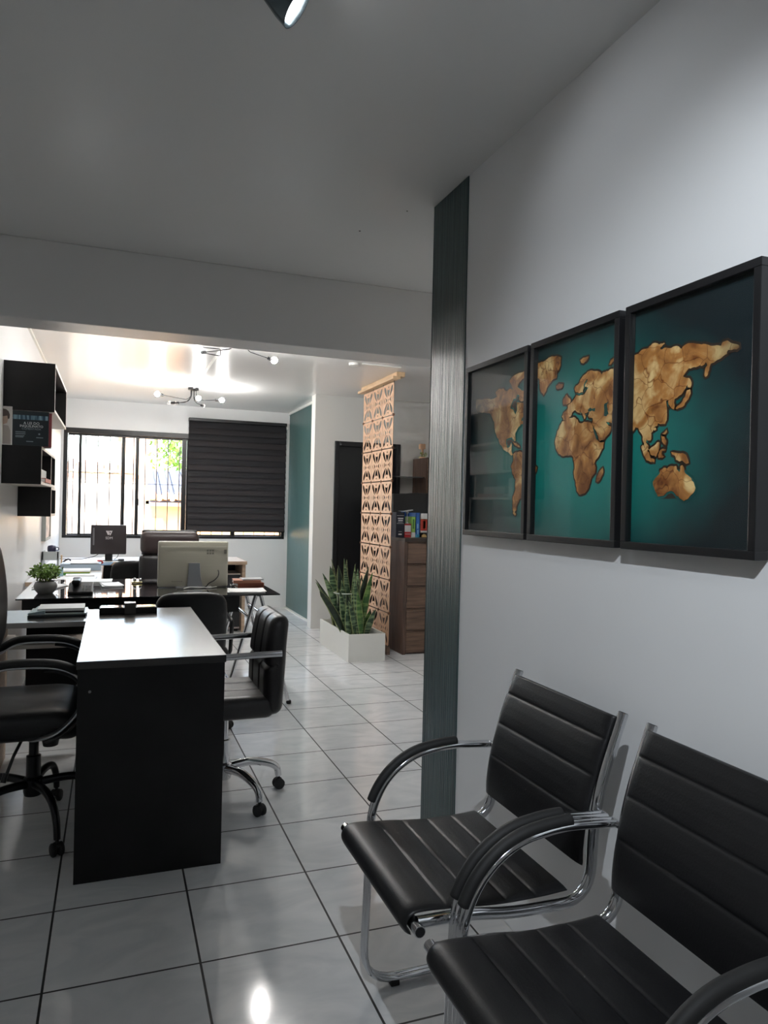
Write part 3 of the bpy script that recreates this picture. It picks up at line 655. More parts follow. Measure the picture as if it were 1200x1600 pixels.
mb = MB(); mb.box(-.335, -.125, 3.885, 4.06, .757, .765, 1); mb.box(-.335, -.125, 3.883, 4.06, .765, .778, 0); mb.build('book_block', [M_paper, M_black], t, bevel=.001)

t = thing('desk_organizer', 'black bar organizer with a middle block at the far end of the black desk', 'desk organizer', (.08, 3.80, .76))
mb = MB(); mb.box(-.053, .215, 3.76, 3.85, .7605, .790); mb.build('tray', M_black, t, bevel=.003)
mb = MB(); mb.box(.062, .115, 3.74, 3.80, .7605, .815); mb.build('card_block', mat('smoked_acrylic', (.09, .085, .08), .15), t, bevel=.002)
mb = MB(); mb.box(-.045, .055, 3.765, 3.845, .7902, .7925); mb.build('tray_lid', mat('glossy_black', (.02, .02, .02), .06), t); mb = MB(); mb.box(.122, .207, 3.765, 3.845, .7902, .7925); mb.build('tray_lid', bpy.data.materials['glossy_black'], t)

# ---------------------------------------------------------------- swivel chairs (built facing +X at the origin, then turned)
def castor_base(t, R, zhub, m, ang0, rleg=.012, arch=.05, zc=.06):
    mb = MB(); mb.lathe([(.0, zhub - .035), (.032, zhub - .035), (.036, zhub - .02), (.036, zhub + .03), (.026, zhub + .04), (0, zhub + .04)], n=18); b = mb.build('base_hub', m, t, smooth=40)
    for k in range(5):
        a = ang0 + k * 2 * pi / 5; c, s = cos(a), sin(a)
        pts = smoothpath([(.02, zhub + .012), (R * .45, zhub + .012 + arch * .3), (R * .78, zhub - .002 + arch * .15), (R * .95, zhub * .45 + zc * .55 + .012), (R, zc)], 5)
        mb = MB(); mb.tube([(p[0] * c, p[0] * s, p[1]) for p in pts], [rleg * 1.15 - rleg * .35 * i / len(pts) for i in range(len(pts))], 10)
        mb.build('base_leg', m, t, smooth=60)
        mb = MB(); tx, ty = -s, c
        px_, py_ = R * c, R * s
        for d in (-.013, .013):
            mb.lathe([(0, -.009), (.02, -.009), (.0245, -.005), (.0245, .005), (.02, .009), (0, .009)], (px_ + tx * d, py_ + ty * d, .0245), axis=(tx, ty, 0), n=18)
        mb.rbox((px_, py_, .036), (.034, .034, .026), .010, M=None, k=2, seg=1)
        mb.tube([(px_, py_, .04), (px_, py_, zc + .01)], .0065, 8)
        mb.build('castor', M_rubber, t, smooth=45)
def lift(t, z0, z1, m):
    mb = MB(); mb.lathe([(0, z0), (.027, z0), (.027, z0 + (z1 - z0) * .5), (.018, z0 + (z1 - z0) * .5 + .003), (.018, z1), (0, z1)], n=18); mb.build('gas_lift', m, t, smooth=40)
    mb = MB(); mb.box(-.09, .09, -.06, .06, z1 - .01, z1 + .02); mb.build('seat_plate', M_plastic, t, bevel=.004)

# ribbed chair at the right side of the black desk
t = thing('ribbed_swivel_chair', 'black quilted swivel chair with flat chrome arms, right of the black desk', 'chair', (0, 0, 0))
castor_base(t, .262, .125, M_chrome, radians(9 - 180), .0175, .03)
lift(t, .14, .385, M_chrome)
def quilt_back(p):
    # p.y across, p.z up, front face is +x
    g = 0
    if p.x > 0:
        for y0 in (-.075, .075): g = max(g, .012 * math.exp(-((p.y - y0) / .008) ** 2))
        g = max(g, .014 * math.exp(-((p.z + .0) / .009) ** 2))
        bul = .008
    else: bul = 0
    x = p.x - g + bul * cos(p.z * 9)
    zc = p.z
    return (x - .10 * (zc + .21) * .55 - .16 * (max(0, zc - .05)) ** 2 * 2, p.y * (1 - .10 * max(0, zc) / .2), zc)
mb = MB(); mb.rbox((-.175, 0, .62), (.085, .43, .425), .042, quilt_back, k=4, seg=(2, 40, 40)); mb.build('backrest', M_leather2, t, smooth=70)
def quilt_seat(p):
    g = 0
    if p.z > 0:
        for y0 in (-.07, .07): g = max(g, .010 * math.exp(-((p.y - y0) / .008) ** 2))
        for x0 in (.02,): g = max(g, .012 * math.exp(-((p.x - x0) / .009) ** 2))
    return (p.x, p.y, p.z - g - .015 * max(0, p.x / .2) ** 2)
mb = MB(); mb.rbox((.045, 0, .445), (.47, .43, .10), .045, quilt_seat, k=4, seg=(40, 40, 2)); mb.build('seat', M_leather2, t, smooth=70)
for s in (-1, 1):
    y = s * .236
    mb = MB(); P = fillet([(-.20, y, .680), (.17, y, .672), (.22, y, .60), (.16, y, .435), (.05, y, .405), (.05, y * .5, .402)], [.03, .05, .06, .05, .03], 6)
    mb.tube(P, .0135, 12, sx=.55, up=(0, 0, 1)); mb.build('armrest', M_chrome, t, smooth=50)
t.rotation_euler = (0, 0, pi); t.location = (.483, 3.255, 0)

# left armchair facing the desk
t = thing('loop_arm_swivel_chair', 'black swivel armchair with curved loop arms, left of the black desk', 'chair', (0, 0, 0))
castor_base(t, .285, .175, M_sock, radians(-68), .015, .03)
lift(t, .19, .40, M_sock)
mb = MB(); mb.rbox((-.045, 0, .470), (.46, .50, .115), .055, lambda p: (p.x, p.y, p.z - .03 * max(0, (p.x - .1) / .13) ** 2 * (1 if p.z > 0 else .3)), k=5, seg=(16, 12, 2)); mb.build('seat', M_leather, t, smooth=70)
mb = MB(); mb.rbox((-.165, 0, .86), (.09, .46, .56), .045, lambda p: (p.x - .14 * (p.z / .28) ** 2 * .25 - .02 - (.03 if p.z < -.1 else 0) * ((-p.z - .1) / .18) + .05 * (p.y / .23) ** 2 * .4, p.y * (1 - .12 * max(0, p.z / .28) ** 2), p.z), k=5, seg=(2, 14, 18)); mb.build('backrest', M_leather, t, smooth=70)
mb = MB(); mb.box(-.24, -.10, -.04, .04, .405, .42); mb.box(-.245, -.225, -.04, .04, .405, .66); mb.build('back_bracket', M_plastic, t, bevel=.004)
for s in (-1, 1):
    y = s * .262
    P = smoothpath([(-.17, y, .650), (-.10, y, .693), (0, y, .700), (.10, y, .690), (.165, y, .655), (.185, y, .59), (.165, y, .52), (.10, y, .455), (.03, y * .85, .425), (0, y * .6, .412)], 6)
    mb = MB(); mb.tube(P, .0085, 10, sx=2.0, up=(0, 0, 1)); a = mb.build('armrest', M_steel, t, smooth=50)
    P2 = [(p.x, p.y, p.z + .013) for p in P if p.z > .60 and p.x < .176]; n = len(P2)
    mb = MB(); mb.tube(smoothpath(P2, 1), [.016 * min(1, .4 + min(i, n - 1 - i) / 4) for i in range(n)], 12, sx=1.6, up=(0, 0, 1)); mb.build('armrest_pad', M_rubber, a, smooth=60)
    P3 = [(p.x + (.012 if p.z < .6 else 0), p.y, p.z - .012) for p in P if p.x > .05]
    mb = MB(); mb.tube(P3, .009, 8, sx=1.8, up=(0, 0, 1)); mb.build('armrest_core', M_plastic, a, smooth=60)
mb = MB(); mb.tube([(-.02, -.12, .42), (-.05, -.20, .36), (-.07, -.23, .30)], .006, 8); mb.tube([(-.07, -.23, .31), (-.078, -.24, .28)], .010, 8); mb.build('height_lever', M_plastic, t, smooth=50)
mb = MB(); mb.lathe([(0, 0), (.028, 0), (.032, .02), (.032, .06), (0, .065)], (.06, .0, .33), n=16); mb.build('tension_knob', M_plastic, t, smooth=40)
t.location = (-.275, 3.165, 0)

# chair between the two desks, seen from behind
def plain_chair(name, label, w, h, z0, zt, face, loc, arms=True, th=.07, taper=.06):
    t = thing(name, label, 'chair', (0, 0, 0))
    castor_base(t, .27, .11, M_plastic, .4, .016, .04); lift(t, .13, .40, M_plastic)
    mb = MB(); mb.rbox((.0, 0, .45), (.46, w * 1.08, .09), .044, None, k=4, seg=4); mb.build('seat', M_leather, t, smooth=70)
    H2 = (zt - z0) / 2
    mb = MB(); mb.rbox((-.22, 0, (z0 + zt) / 2), (th, w, zt - z0), .034, lambda p: (p.x - .03 * (p.z / H2) + .05 * (p.y / (w / 2)) ** 2 * .5, p.y * (1 - taper * max(0, p.z / H2) ** 3), p.z - .035 * (abs(p.y) / (w / 2)) ** 4 * (1 if p.z > H2 * .5 else 0)), k=4, seg=(2, 12, 12)); mb.build('backrest', M_leather, t, smooth=70)
    mb = MB(); mb.box(-.26, -.06, -.035, .035, .40, .415); mb.box(-.262, -.246, -.035, .035, .40, z0 + .12); mb.build('back_bracket', M_plastic, t, bevel=.003)
    if arms:
        for s in (-1, 1):
            y = s * (w / 2 + .045); P = fillet([(-.05, y * .6, .41), (-.05, y, .42), (-.10, y, .62), (.10, y, .63)], .03, 5)
            mb = MB(); mb.tube(P, .012, 10, sx=1.5); mb.build('armrest', M_plastic, t, smooth=60)
    t.rotation_euler = (0, 0, face); t.location = loc
    return t
plain_chair('low_back_swivel_chair', 'black chair with a rounded low back between the black desk and the glass desk', .40, 0, .46, .815, pi / 2, (.425, 4.40, 0))
plain_chair('low_back_swivel_chair', 'small black office chair back, left of the tall leather chair', .42, 0, .46, .79, pi / 2, (.20, 7.12, 0), arms=False)
# tall executive chair behind the glass desk, facing us
t = thing('executive_chair', 'tall dark leather executive chair behind the pale monitor', 'chair', (0, 0, 0))
castor_base(t, .30, .11, M_plastic, .9, .018, .04); lift(t, .13, .42, M_plastic)
mb = MB(); mb.rbox((0, 0, .48), (.50, .52, .12), .058, None, k=4, seg=4); mb.build('seat', M_leather2, t, smooth=70)
M_brownl = mat('dark_brown_leather', (.035, .022, .022), .4, bump=(120, .1))
mb = MB(); mb.rbox((-.25, 0, .70), (.10, .50, .35), .045, lambda p: (p.x - .05 * p.z, p.y, p.z), k=4, seg=6); mb.build('backrest', M_leather2, t, smooth=70)
mb = MB(); mb.rbox((-.26, 0, .970), (.11, .485, .20), .055, lambda p: (p.x - .05 * p.z, p.y, p.z), k=5, seg=6); mb.build('headrest', M_brownl, t, smooth=70)
mb = MB(); mb.rbox((-.30, 0, .85), (.03, .46, .46), .014, None, k=3, seg=4); mb.build('back_shell', M_plastic, t, smooth=60)
for s in (-1, 1):
    mb = MB(); P = fillet([(-.16, s * .29, .46), (-.16, s * .30, .66), (.14, s * .30, .66), (.14, s * .29, .46)], .05, 5); mb.tube(P, .018, 10); mb.tube([(.14, s * .29, .46), (.05, s * .2, .43)], .015, 8); mb.tube([(-.16, s * .29, .46), (-.05, s * .2, .43)], .015, 8); mb.build('armrest', M_plastic, t, smooth=60)
t.rotation_euler = (0, 0, -pi / 2); t.location = (.465, 6.22, 0)

# ---------------------------------------------------------------- glass desk on trestles
t = thing('glass_desk', 'black glass desk on folding chrome trestles in the middle of the room', 'desk', (.25, 5.05, 0))
mb = MB(); mb.box(-.504, 1.003, 4.525, 5.60, .742, .750); mb.build('glass_top', M_glassblack, t, bevel=.001)
mb = MB(); mb.box(-.48, .76, 4.62, 4.64, .63, .740); mb.build('modesty_panel', M_black, t)
def trestle(xc, kind):
    mb = MB()
    for y in (4.70, 5.36):
        for s in (-1, 1):
            mb.tube([(xc + s * .012, y, .735), (xc + s * .215, y, .012)], .0125, 10)
        mb.lathe([(0, -.02), (.018, -.02), (.018, .02), (0, .02)], (xc, y, .735), axis=(0, 1, 0), n=12)
    mb.tube([(xc - .055, 4.70, .58), (xc - .055, 5.36, .58)], .0105, 10); mb.tube([(xc + .055, 4.70, .58), (xc + .055, 5.36, .58)], .0105, 10)
    mb.tube([(xc - .17, 4.70, .17), (xc - .17, 5.36, .17)], .009, 8); mb.tube([(xc + .17, 4.70, .17), (xc + .17, 5.36, .17)], .009, 8)
    tr = mb.build('trestle', M_chrome, t, smooth=60)
    for y in (4.70, 5.36):
        for s in (-1, 1):
            mb = MB(); mb.rbox((xc + s * .217, y, .013), (.032, .032, .026), .008, None, k=2, seg=1); mb.build('rubber_foot', M_rubber, tr, smooth=50)
    mb = MB(); mb.lathe([(0, -.03), (.019, -.03), (.019, .03), (0, .03)], (xc + .055, 4.735, .58), axis=(0, 1, 0), n=14); mb.build('joint_knob', M_rubber, tr, smooth=40)
trestle(.897, 0); trestle(-.30, 1)

# pale monitor, seen from the back
t = thing('monitor', 'pale cream monitor seen from the back on the black glass desk', 'monitor', (.50, 5.03, .75))
M_creamp = mat('cream_plastic', (.52, .50, .41), .35, bump=(6, .05, (.2, 1, 14)))
mb = MB(); mb.rbox((.512, 5.0, .905), (.456, .045, .305), .012, lambda p: (p.x, p.y - (.012 * max(0, 1 - (abs(p.x) / .2) ** 4) * max(0, 1 - (abs(p.z) / .13) ** 4) if p.y < 0 else 0), p.z), k=3, seg=(12, 2, 10)); sc_ = mb.build('screen_housing', M_creamp, t, smooth=50)
mb = MB(); mb.box(.295, .729, 5.0226, 5.0245, .765, 1.046); mb.build('screen_panel', mat('screen_dark', (.01, .012, .015), .15), sc_)
mb = MB(); mb.box(.300, .726, 4.965, 4.9685, 1.018, 1.028); mb.build('top_ridge', mat('light_cream', (.72, .70, .60), .35), sc_)
mb = MB()
for k in range(3): mb.box(.595 + k * .017, .608 + k * .017, 4.9645, 4.9652, .990, 1.003); mb.box(.595 + k * .017, .608 + k * .017, 4.9645, 4.9652, .972, .985)
mb.box(.712, .728, 4.970, 4.978, .975, 1.003)
for k in range(6): mb.box(.372 + k * .012, .380 + k * .012, 4.966, 4.970, .790, .794)
mb.build('sticker', mat('grey_mark', (.25, .24, .20), .6), sc_)
mb = MB()
f = lambda u, v, w: Vector((.515 + u, 4.955 + w, v))
mb.prism([(-.036, .915), (.036, .915), (.040, .86), (.048, .80), (.060, .7525), (-.046, .7525), (-.042, .80), (-.038, .86)], 0, .008, f)
mb.box(.40, .63, 4.95, 5.12, .7505, .7575)
mb.build('monitor_stand', M_steel, t, bevel=.002)
mb = MB(); mb.tube(smoothpath([(.672, 4.965, .865), (.674, 4.945, .85), (.668, 4.94, .825), (.645, 4.94, .80), (.61, 4.94, .78), (.59, 4.945, .757), (.54, 4.91, .755), (.47, 4.90, .755), (.40, 4.88, .755)]), .0035, 8); mb.build('power_cable', M_plastic, t, smooth=60)
mb = MB(); mb.tube(smoothpath([(.44, 4.86, .756), (.48, 4.90, .760), (.53, 4.90, .757), (.60, 4.89, .757), (.66, 4.93, .757)]), .003, 8); mb.build('white_cable', M_white, t, smooth=60)
# potted plant
t = thing('potted_plant', 'small bushy green plant in a grey bowl pot on the glass desk', 'plant', (-.37, 4.78, .75))
mb = MB(); mb.lathe([(0, 0), (.042, 0), (.060, .022), (.066, .045), (.058, .068), (.050, .072), (.046, .062), (0, .060)], (-.37, 4.78, .7505), n=28); mb.build('pot', mat('grey_glazed_pot', (.16, .16, .155), .3), t, smooth=50)
mb = MB(); rnd = random.Random(5)
for k in range(9):
    a = k * 2.4; mb.tube([(-.37 + .01 * cos(a), 4.78 + .01 * sin(a), .808), (-.37 + .05 * cos(a), 4.78 + .05 * sin(a), .86 + .01 * (k % 3))], .003, 5)
mb.build('stem', mat('stem_green', (.08, .10, .03), .6), t)
mb = MB()
for k in range(620):
    d = Vector((rnd.gauss(0, 1), rnd.gauss(0, 1), rnd.gauss(0, 1))).normalized() * (rnd.random() ** .4)
    d = Vector((d.x * .088, d.y * .085, d.z * .048)); c = Vector((-.37, 4.78, .878)) + d * (1 + .2 * sin(k * 1.7))
    a = Vector((rnd.uniform(-1, 1), rnd.uniform(-1, 1), rnd.uniform(-.6, .6))).normalized(); b = a.orthogonal().normalized(); n_ = a.cross(b)
    L = .0125; mb.add([c - a * L, c + b * L * .55 + n_ * .002, c + a * L, c - b * L * .55 + n_ * .002], [(0, 1, 2, 3)])
mb.build('foliage', mat('plant_leaf', (.15, .27, .04), .5, var=(30, .7)), t, fix=False)
# telephone
t = thing('desk_telephone', 'dark desk telephone beside the bowl plant on the glass desk', 'telephone', (-.22, 4.80, .75))
mb = MB(); mb.prism([(4.70, .7505), (4.90, .7505), (4.90, .80), (4.88, .805), (4.70, .765)], -.245, -.105, lambda u, v, w: Vector((w, u, v))); mb.build('phone_body', M_plastic, t, bevel=.004)
mb = MB(); mb.rbox((-.20, 4.81, .812), (.05, .20, .025), .011, lambda p: (p.x, p.y, p.z + .012 * (p.y / .1) ** 2), k=3, seg=(2, 10, 2)); mb.build('handset', M_plastic, t, smooth=60)
mb = MB()
for i in range(3):
    for j in range(4): mb.box(-.165 + i * .018, -.153 + i * .018, 4.73 + j * .024, 4.742 + j * .024, .765 + j * .0055, .775 + j * .0055)
mb.build('keypad', mat('grey_keys', (.3, .3, .3), .5), t)
# loose things on the glass desk
def slab(name, label, cat, x0, x1, y0, y1, z0, z1, m, rot=0, group=None, bevel=.001):
    cx, cy = (x0 + x1) / 2, (y0 + y1) / 2; M = Matrix.Translation((cx, cy, 0)) @ Matrix.Rotation(rot, 4, 'Z') @ Matrix.Translation((-cx, -cy, 0))
    mb = MB(); mb.box(x0, x1, y0, y1, z0, z1, M=M); return tag(mb.build(name, m, bevel=bevel), label, cat, group)
def book(name, label, x0, x1, y0, y1, z0, z1, m, spine='y-', cat='book', group=None, rot=0, inset=.004):
    """book with pages and cover parts; spine is the closed side"""
    t = thing(name, label, cat, ((x0 + x1) / 2, (y0 + y1) / 2, z0), group)
    cx, cy = (x0 + x1) / 2, (y0 + y1) / 2; M = Matrix.Translation((cx, cy, 0)) @ Matrix.Rotation(rot, 4, 'Z') @ Matrix.Translation((-cx, -cy, 0))
    dx, dy, dz = x1 - x0, y1 - y0, z1 - z0; th = .003; mb = MB(); pg = MB()
    thin = min((dx, 0), (dy, 1), (dz, 2))[1]
    lo = [x0, y0, z0]; hi = [x1, y1, z1]
    def bx(mbx, l, h): mbx.box(l[0], h[0], l[1], h[1], l[2], h[2], M=M)
    l = lo[:]; h = hi[:]; h[thin] = lo[thin] + th; bx(mb, l, h)
    l = lo[:]; h = hi[:]; l[thin] = hi[thin] - th; bx(mb, l, h)
    ax = 'xyz'.index(spine[0]); l = lo[:]; h = hi[:]
    if spine[1] == '-': h[ax] = lo[ax] + th
    else: l[ax] = hi[ax] - th
    bx(mb, l, h)
    l = lo[:]; h = hi[:]
    for a in range(3):
        if a == thin: l[a] += th; h[a] -= th
        elif a == ax: (l if spine[1] == '+' else h)[a] += (inset if spine[1] == '+' else -inset); (h if spine[1] == '+' else l)[a] += (-th if spine[1] == '+' else th)
        else: l[a] += inset; h[a] -= inset
    bx(pg, l, h)
    mb.build('cover', m, t); pg.build('pages', M_paper, t); return t
M_redb = mat('red_brick_cover', (.42, .12, .07), .5); M_terr = mat('terracotta_cover', (.50, .22, .14), .5)
book('stacked_book', 'terracotta book, lowest of the stack at the right of the glass desk', .80, .985, 4.98, 5.12, .7505, .772, M_redb, 'y-', group='books stacked on the glass desk', rot=.1)
book('stacked_book', 'reddish book, middle of the stack at the right of the glass desk', .785, .97, 4.97, 5.12, .7722, .792, M_terr, 'y-', group='books stacked on the glass desk', rot=-.08)
book('stacked_book', 'pale grey book on top of the stack on the glass desk', .84, .985, 4.98, 5.10, .7922, .800, mat('pale_grey_cover', (.55, .56, .58), .4), 'y-', group='books stacked on the glass desk', rot=.05)
def sheets(name, label, x0, x1, y0, y1, z0, n, rot, m=None, parent=None):
    t = thing(name, label, 'papers', ((x0 + x1) / 2, (y0 + y1) / 2, z0)); rnd = random.Random(n * 7)
    cx, cy = (x0 + x1) / 2, (y0 + y1) / 2
    for k in range(n):
        mb = MB(); a = rot + rnd.uniform(-.05, .05); M = Matrix.Translation((cx + rnd.uniform(-.005, .005), cy, z0 + k * .0034)) @ Matrix.Rotation(a, 4, 'Z')
        L = (x1 - x0) / 2; D = (y1 - y0) / 2; N = 6
        vs = []; fs = []
        for i in range(N + 1):
            u = -L + 2 * L * i / N; z = .004 * max(0, abs(u) / L - .7) * rnd.uniform(.3, 2)
            for y in (-D, D):
                vs += [M @ Vector((u, y, z)), M @ Vector((u, y, z + .0026))]
        for i in range(N):
            a4 = i * 4; fs += [(a4, a4 + 4, a4 + 6, a4 + 2), (a4 + 1, a4 + 3, a4 + 7, a4 + 5), (a4, a4 + 1, a4 + 5, a4 + 4), (a4 + 2, a4 + 6, a4 + 7, a4 + 3)]
        fs += [(0, 2, 3, 1), (N * 4, N * 4 + 1, N * 4 + 3, N * 4 + 2)]
        mb.add(vs, fs); mb.build('sheet', m or M_paper, t)
    return t
sheets('paper_sheets', 'white sheets fanned at the front right corner of the glass desk', .70, .93, 4.57, 4.78, .7520, 3, -.12)
sheets('paper_sheets', 'white papers under the telephone lead on the glass desk', -.06, .06, 5.05, 5.28, .7515, 3, .1)
sheets('paper_sheets', 'loose papers behind the bowl plant on the glass desk', -.44, -.29, 5.02, 5.25, .7520, 2, -.3)
sheets('paper_sheets', 'white papers spread right of the telephone on the glass desk', -.20, .0, 5.30, 5.50, .7508, 4, 0)
t = thing('cable_tangle', 'tangled black and white cables beside the stacked books on the glass desk', 'cables', (.74, 4.95, .75))
rnd = random.Random(11)
for k in range(6):
    a = [(.745 + rnd.uniform(0, .025), 4.80 + rnd.uniform(0, .14), .757 + rnd.uniform(0, .02)) for _ in range(5)]
    mb = MB(); mb.tube(smoothpath(a), .0035, 6); mb.build('cable', M_white if k % 3 == 0 else M_plastic, t, smooth=60)
t = thing('desk_pen', 'dark pen lying at the far right corner of the glass desk', 'pen', (.93, 5.45, .7505))
mb = MB(); mb.tube([(.86, 5.43, .757), (.98, 5.47, .757)], .006, 8); mb.build('pen_barrel', M_plastic, t, smooth=60)
mb = MB(); mb.tube([(.845, 5.425, .757), (.875, 5.435, .757)], .0072, 8); mb.build('pen_cap', M_chrome, t, smooth=60)
t = thing('paperweight', 'small glass and gold ornament near the left of the tall chair on the glass desk', 'ornament', (.165, 5.28, .7505))
mb = MB(); mb.rbox((.165, 5.28, .757), (.07, .03, .012), .004, None, k=2, seg=1); mb.build('ornament_base', mat('brass', (.5, .42, .2), .3, 1), t, smooth=40)
mb = MB(); mb.lathe([(0, 0), (.010, .002), (.014, .012), (.010, .024), (0, .028)], (.15, 5.28, .763), n=14); mb.lathe([(0, 0), (.009, .002), (.012, .012), (.008, .022), (0, .025)], (.185, 5.28, .763), n=14); mb.build('ornament_ball', M_chrome, t, smooth=60)

# ---------------------------------------------------------------- back desk with its wing
t = thing('corner_desk', 'long wood-edged white corner desk under the far window and along the left wall', 'desk', (.3, 7.6, 0))
M_dtop = mat('white_desk_top', (.74, .71, .68), .28)
mb = MB(); mb.box(-.10, 1.295, 7.46, 8.10, .700, .735); mb.build('desk_top', M_dtop, t, bevel=.002)
mb = MB(); mb.box(-.10, 1.297, 7.452, 7.460, .701, .734); mb.box(1.295, 1.302, 7.46, 8.10, .701, .734); mb.build('edge_band', M_oak, t)
mb = MB(); mb.box(-.57, -.075, 5.66, 8.10, .700, .730); mb.build('wing_top', M_dtop, t, bevel=.002)
mb = MB(); mb.box(-.075, -.070, 5.66, 7.45, .701, .729); mb.box(-.57, -.075, 5.653, 5.660, .701, .729); mb.build('wing_edge_band', M_oak, t)
mb = MB(); mb.box(1.262, 1.295, 7.50, 8.06, 0, .700); mb.build('end_panel', M_oak, t, bevel=.001)
mb = MB(); mb.box(-.55, -.10, 5.70, 5.73, 0, .700); mb.build('end_panel', M_oak, t, bevel=.001)
mb = MB(); mb.box(-.10, 1.262, 7.98, 8.0, .30, .70); mb.build('modesty_panel', M_black, t)
mb = MB(); mb.box(-.10, -.075, 7.40, 7.46, 0, .70); mb.build('corner_post', M_oak, t)
t = thing('drawer_pedestal', 'pale drawer pedestal under the right end of the corner desk', 'drawers', (1.08, 7.7, 0))
mb = MB(); mb.box(.92, 1.255, 7.56, 7.95, .03, .60); mb.build('pedestal_body', mat('beige_lacquer', (.55, .47, .42), .4), t, bevel=.002)
for k in range(3):
    mb = MB(); mb.box(.925, 1.25, 7.545, 7.56, .05 + k * .185, .22 + k * .185); d = mb.build('drawer', M_plastic, t, bevel=.002)
    mb = MB(); mb.tube(fillet([(1.04, 7.545, .135 + k * .185), (1.04, 7.525, .135 + k * .185), (1.14, 7.525, .135 + k * .185), (1.14, 7.545, .135 + k * .185)], .008, 3), .004, 6); mb.build('handle', M_steel, d, smooth=50)
for x in (.95, 1.22):
    for y in (7.60, 7.91):
        mb = MB(); mb.lathe([(0, 0), (.02, 0), (.02, .03), (0, .03)], (x, y, 0), n=12); mb.build('foot', M_rubber, t)

# dark monitor with the white badge
t = thing('monitor', 'dark monitor with a white badge on its back, in front of the far window', 'monitor', (-.03, 7.62, .735))
k7 = 7.6 / 6.9; X0, X1, Zb, Zt = -.198, .130, .80, 1.087
mb = MB(); mb.rbox(((X0 + X1) / 2, 7.60, (Zb + Zt) / 2), (X1 - X0, .05, Zt - Zb), .010, None, k=3, seg=4); s_ = mb.build('screen_housing', mat('dark_grey_plastic', (.028, .022, .024), .4), t, smooth=50)
mb = MB(); mb.box(-.185, .117, 7.6252, 7.627, Zb + .015, Zt - .015); mb.build('screen_panel', mat('screen_dark2', (.01, .012, .015), .15), s_)
mb = MB(); mb.box(X0 + .02, X0 + .035, 7.572, 7.576, Zb + .09, Zt - .03); mb.build('side_stripe', mat('grey_stripe', (.15, .15, .16), .4), s_)
M_badge = mat('badge_white', (.8, .78, .78), .5)
# badge mark: a slanted W-like emblem over small letters
mb = MB(); yb_ = 7.5738; f = lambda u, v, w: Vector((u - .030, yb_ + w, v + .985))
mb.prism([(-.030, .045), (-.018, .045), (-.002, .008), (-.010, .002)], 0, .0012, f)
mb.prism([(-.014, .045), (-.004, .045), (.006, .018), (.000, .006)], 0, .0012, f)
mb.prism([(.000, .045), (.030, .045), (.012, .002), (.003, .002), (.016, .034), (.002, .036)], 0, .0012, f)
mb.build('badge_emblem', M_badge, s_)
text_mesh('SDM', .034, 'badge_letters', M_badge, facing_cam(-.030, yb_ + .0002, .948), s_)
mb = MB(); mb.box(-.065, .005, 7.60, 7.62, .742, .85); mb.lathe([(0, 0), (.10, 0), (.10, .008), (0, .010)], (-.03, 7.64, .7352), n=28); mb.build('monitor_stand', M_plastic, t, bevel=.002)
mb = MB(); mb.tube(smoothpath([(-.12, 7.61, .805), (-.17, 7.63, .775), (-.28, 7.68, .748), (-.42, 7.75, .742), (-.50, 7.85, .74)]), .0035, 6); mb.tube(smoothpath([(.06, 7.61, .805), (.05, 7.64, .77), (.02, 7.68, .743)]), .0035, 6); mb.build('power_cable', M_plastic, t, smooth=60)

def lying(name, label, cat, *a, **k): return slab(name, label, cat, *a, **k)
M_blue = mat('blue_folder', (.16, .27, .42), .45); M_lblue = mat('pale_blue_cover', (.36, .44, .54), .4)
t = thing('red_stapler', 'small red stapler left of the dark monitor base', 'stapler', (-.10, 7.25, .735))
mb = MB(); mb.rbox((-.112, 7.22, .747), (.075, .04, .022), .010, None, k=3, seg=2); mb.build('stapler_body', mat('red_plastic', (.45, .03, .03), .35), t, smooth=60)
mb = MB(); mb.rbox((-.105, 7.22, .763), (.05, .03, .014), .006, None, k=3, seg=2); mb.build('stapler_arm', bpy.data.materials['red_plastic'], t, smooth=60)
slab('blue_folder', 'blue folder lying in front of the dark monitor', 'folder', -.085, -.0, 7.10, 7.40, .7305, .738, M_blue, rot=-.1)
slab('computer_mouse', 'small dark computer mouse right of the dark monitor base', 'mouse', .055, .115, 7.53, 7.60, .7355, .757, M_plastic, bevel=.01)
t = thing('ring_binder', 'thick pale blue binder lying across the wing desk', 'binder', (-.22, 6.75, .73))
mb = MB(); mb.box(-.40, -.085, 6.55, 6.58, .731, .785); mb.box(-.40, -.085, 6.55, 6.82, .731, .735); mb.box(-.40, -.085, 6.55, 6.82, .781, .785); mb.build('binder_cover', M_lblue, t, bevel=.003)
mb = MB(); mb.box(-.395, -.09, 6.58, 6.81, .7355, .7805); mb.build('paper_block', M_paper, t)
sheets('paper_sheets', 'white papers lying on top of the pale blue binder', -.33, -.11, 6.58, 6.80, .7855, 2, .06)
t = thing('green_notebook', 'white book with a green and yellow edge on the wing desk', 'book', (-.25, 6.30, .73))
mb = MB(); mb.box(-.43, -.165, 6.16, 6.38, .7305, .748); mb.build('green_block', mat('leaf_green_cover', (.10, .32, .06), .45), t, bevel=.001)
mb = MB(); mb.box(-.43, -.16, 6.165, 6.38, .748, .754); mb.build('yellow_block', mat('yellow_cover', (.72, .60, .08), .45), t)
mb = MB(); mb.box(-.37, -.16, 6.16, 6.385, .754, .766); mb.build('white_block', M_paper, t, bevel=.001)
slab('white_book', 'thin white book in front of the green-edged book on the wing desk', 'book', -.33, -.125, 5.98, 6.13, .7305, .745, M_paper, rot=.02)
sheets('paper_sheets', 'white papers at the near end of the wing desk', -.36, -.11, 5.69, 5.90, .7308, 4, .0)
slab('blue_card', 'small upright pale blue card beside the green-edged book', 'card', -.388, -.352, 6.07, 6.10, .7305, .79, mat('card_blue', (.30, .48, .55), .4), rot=.3)
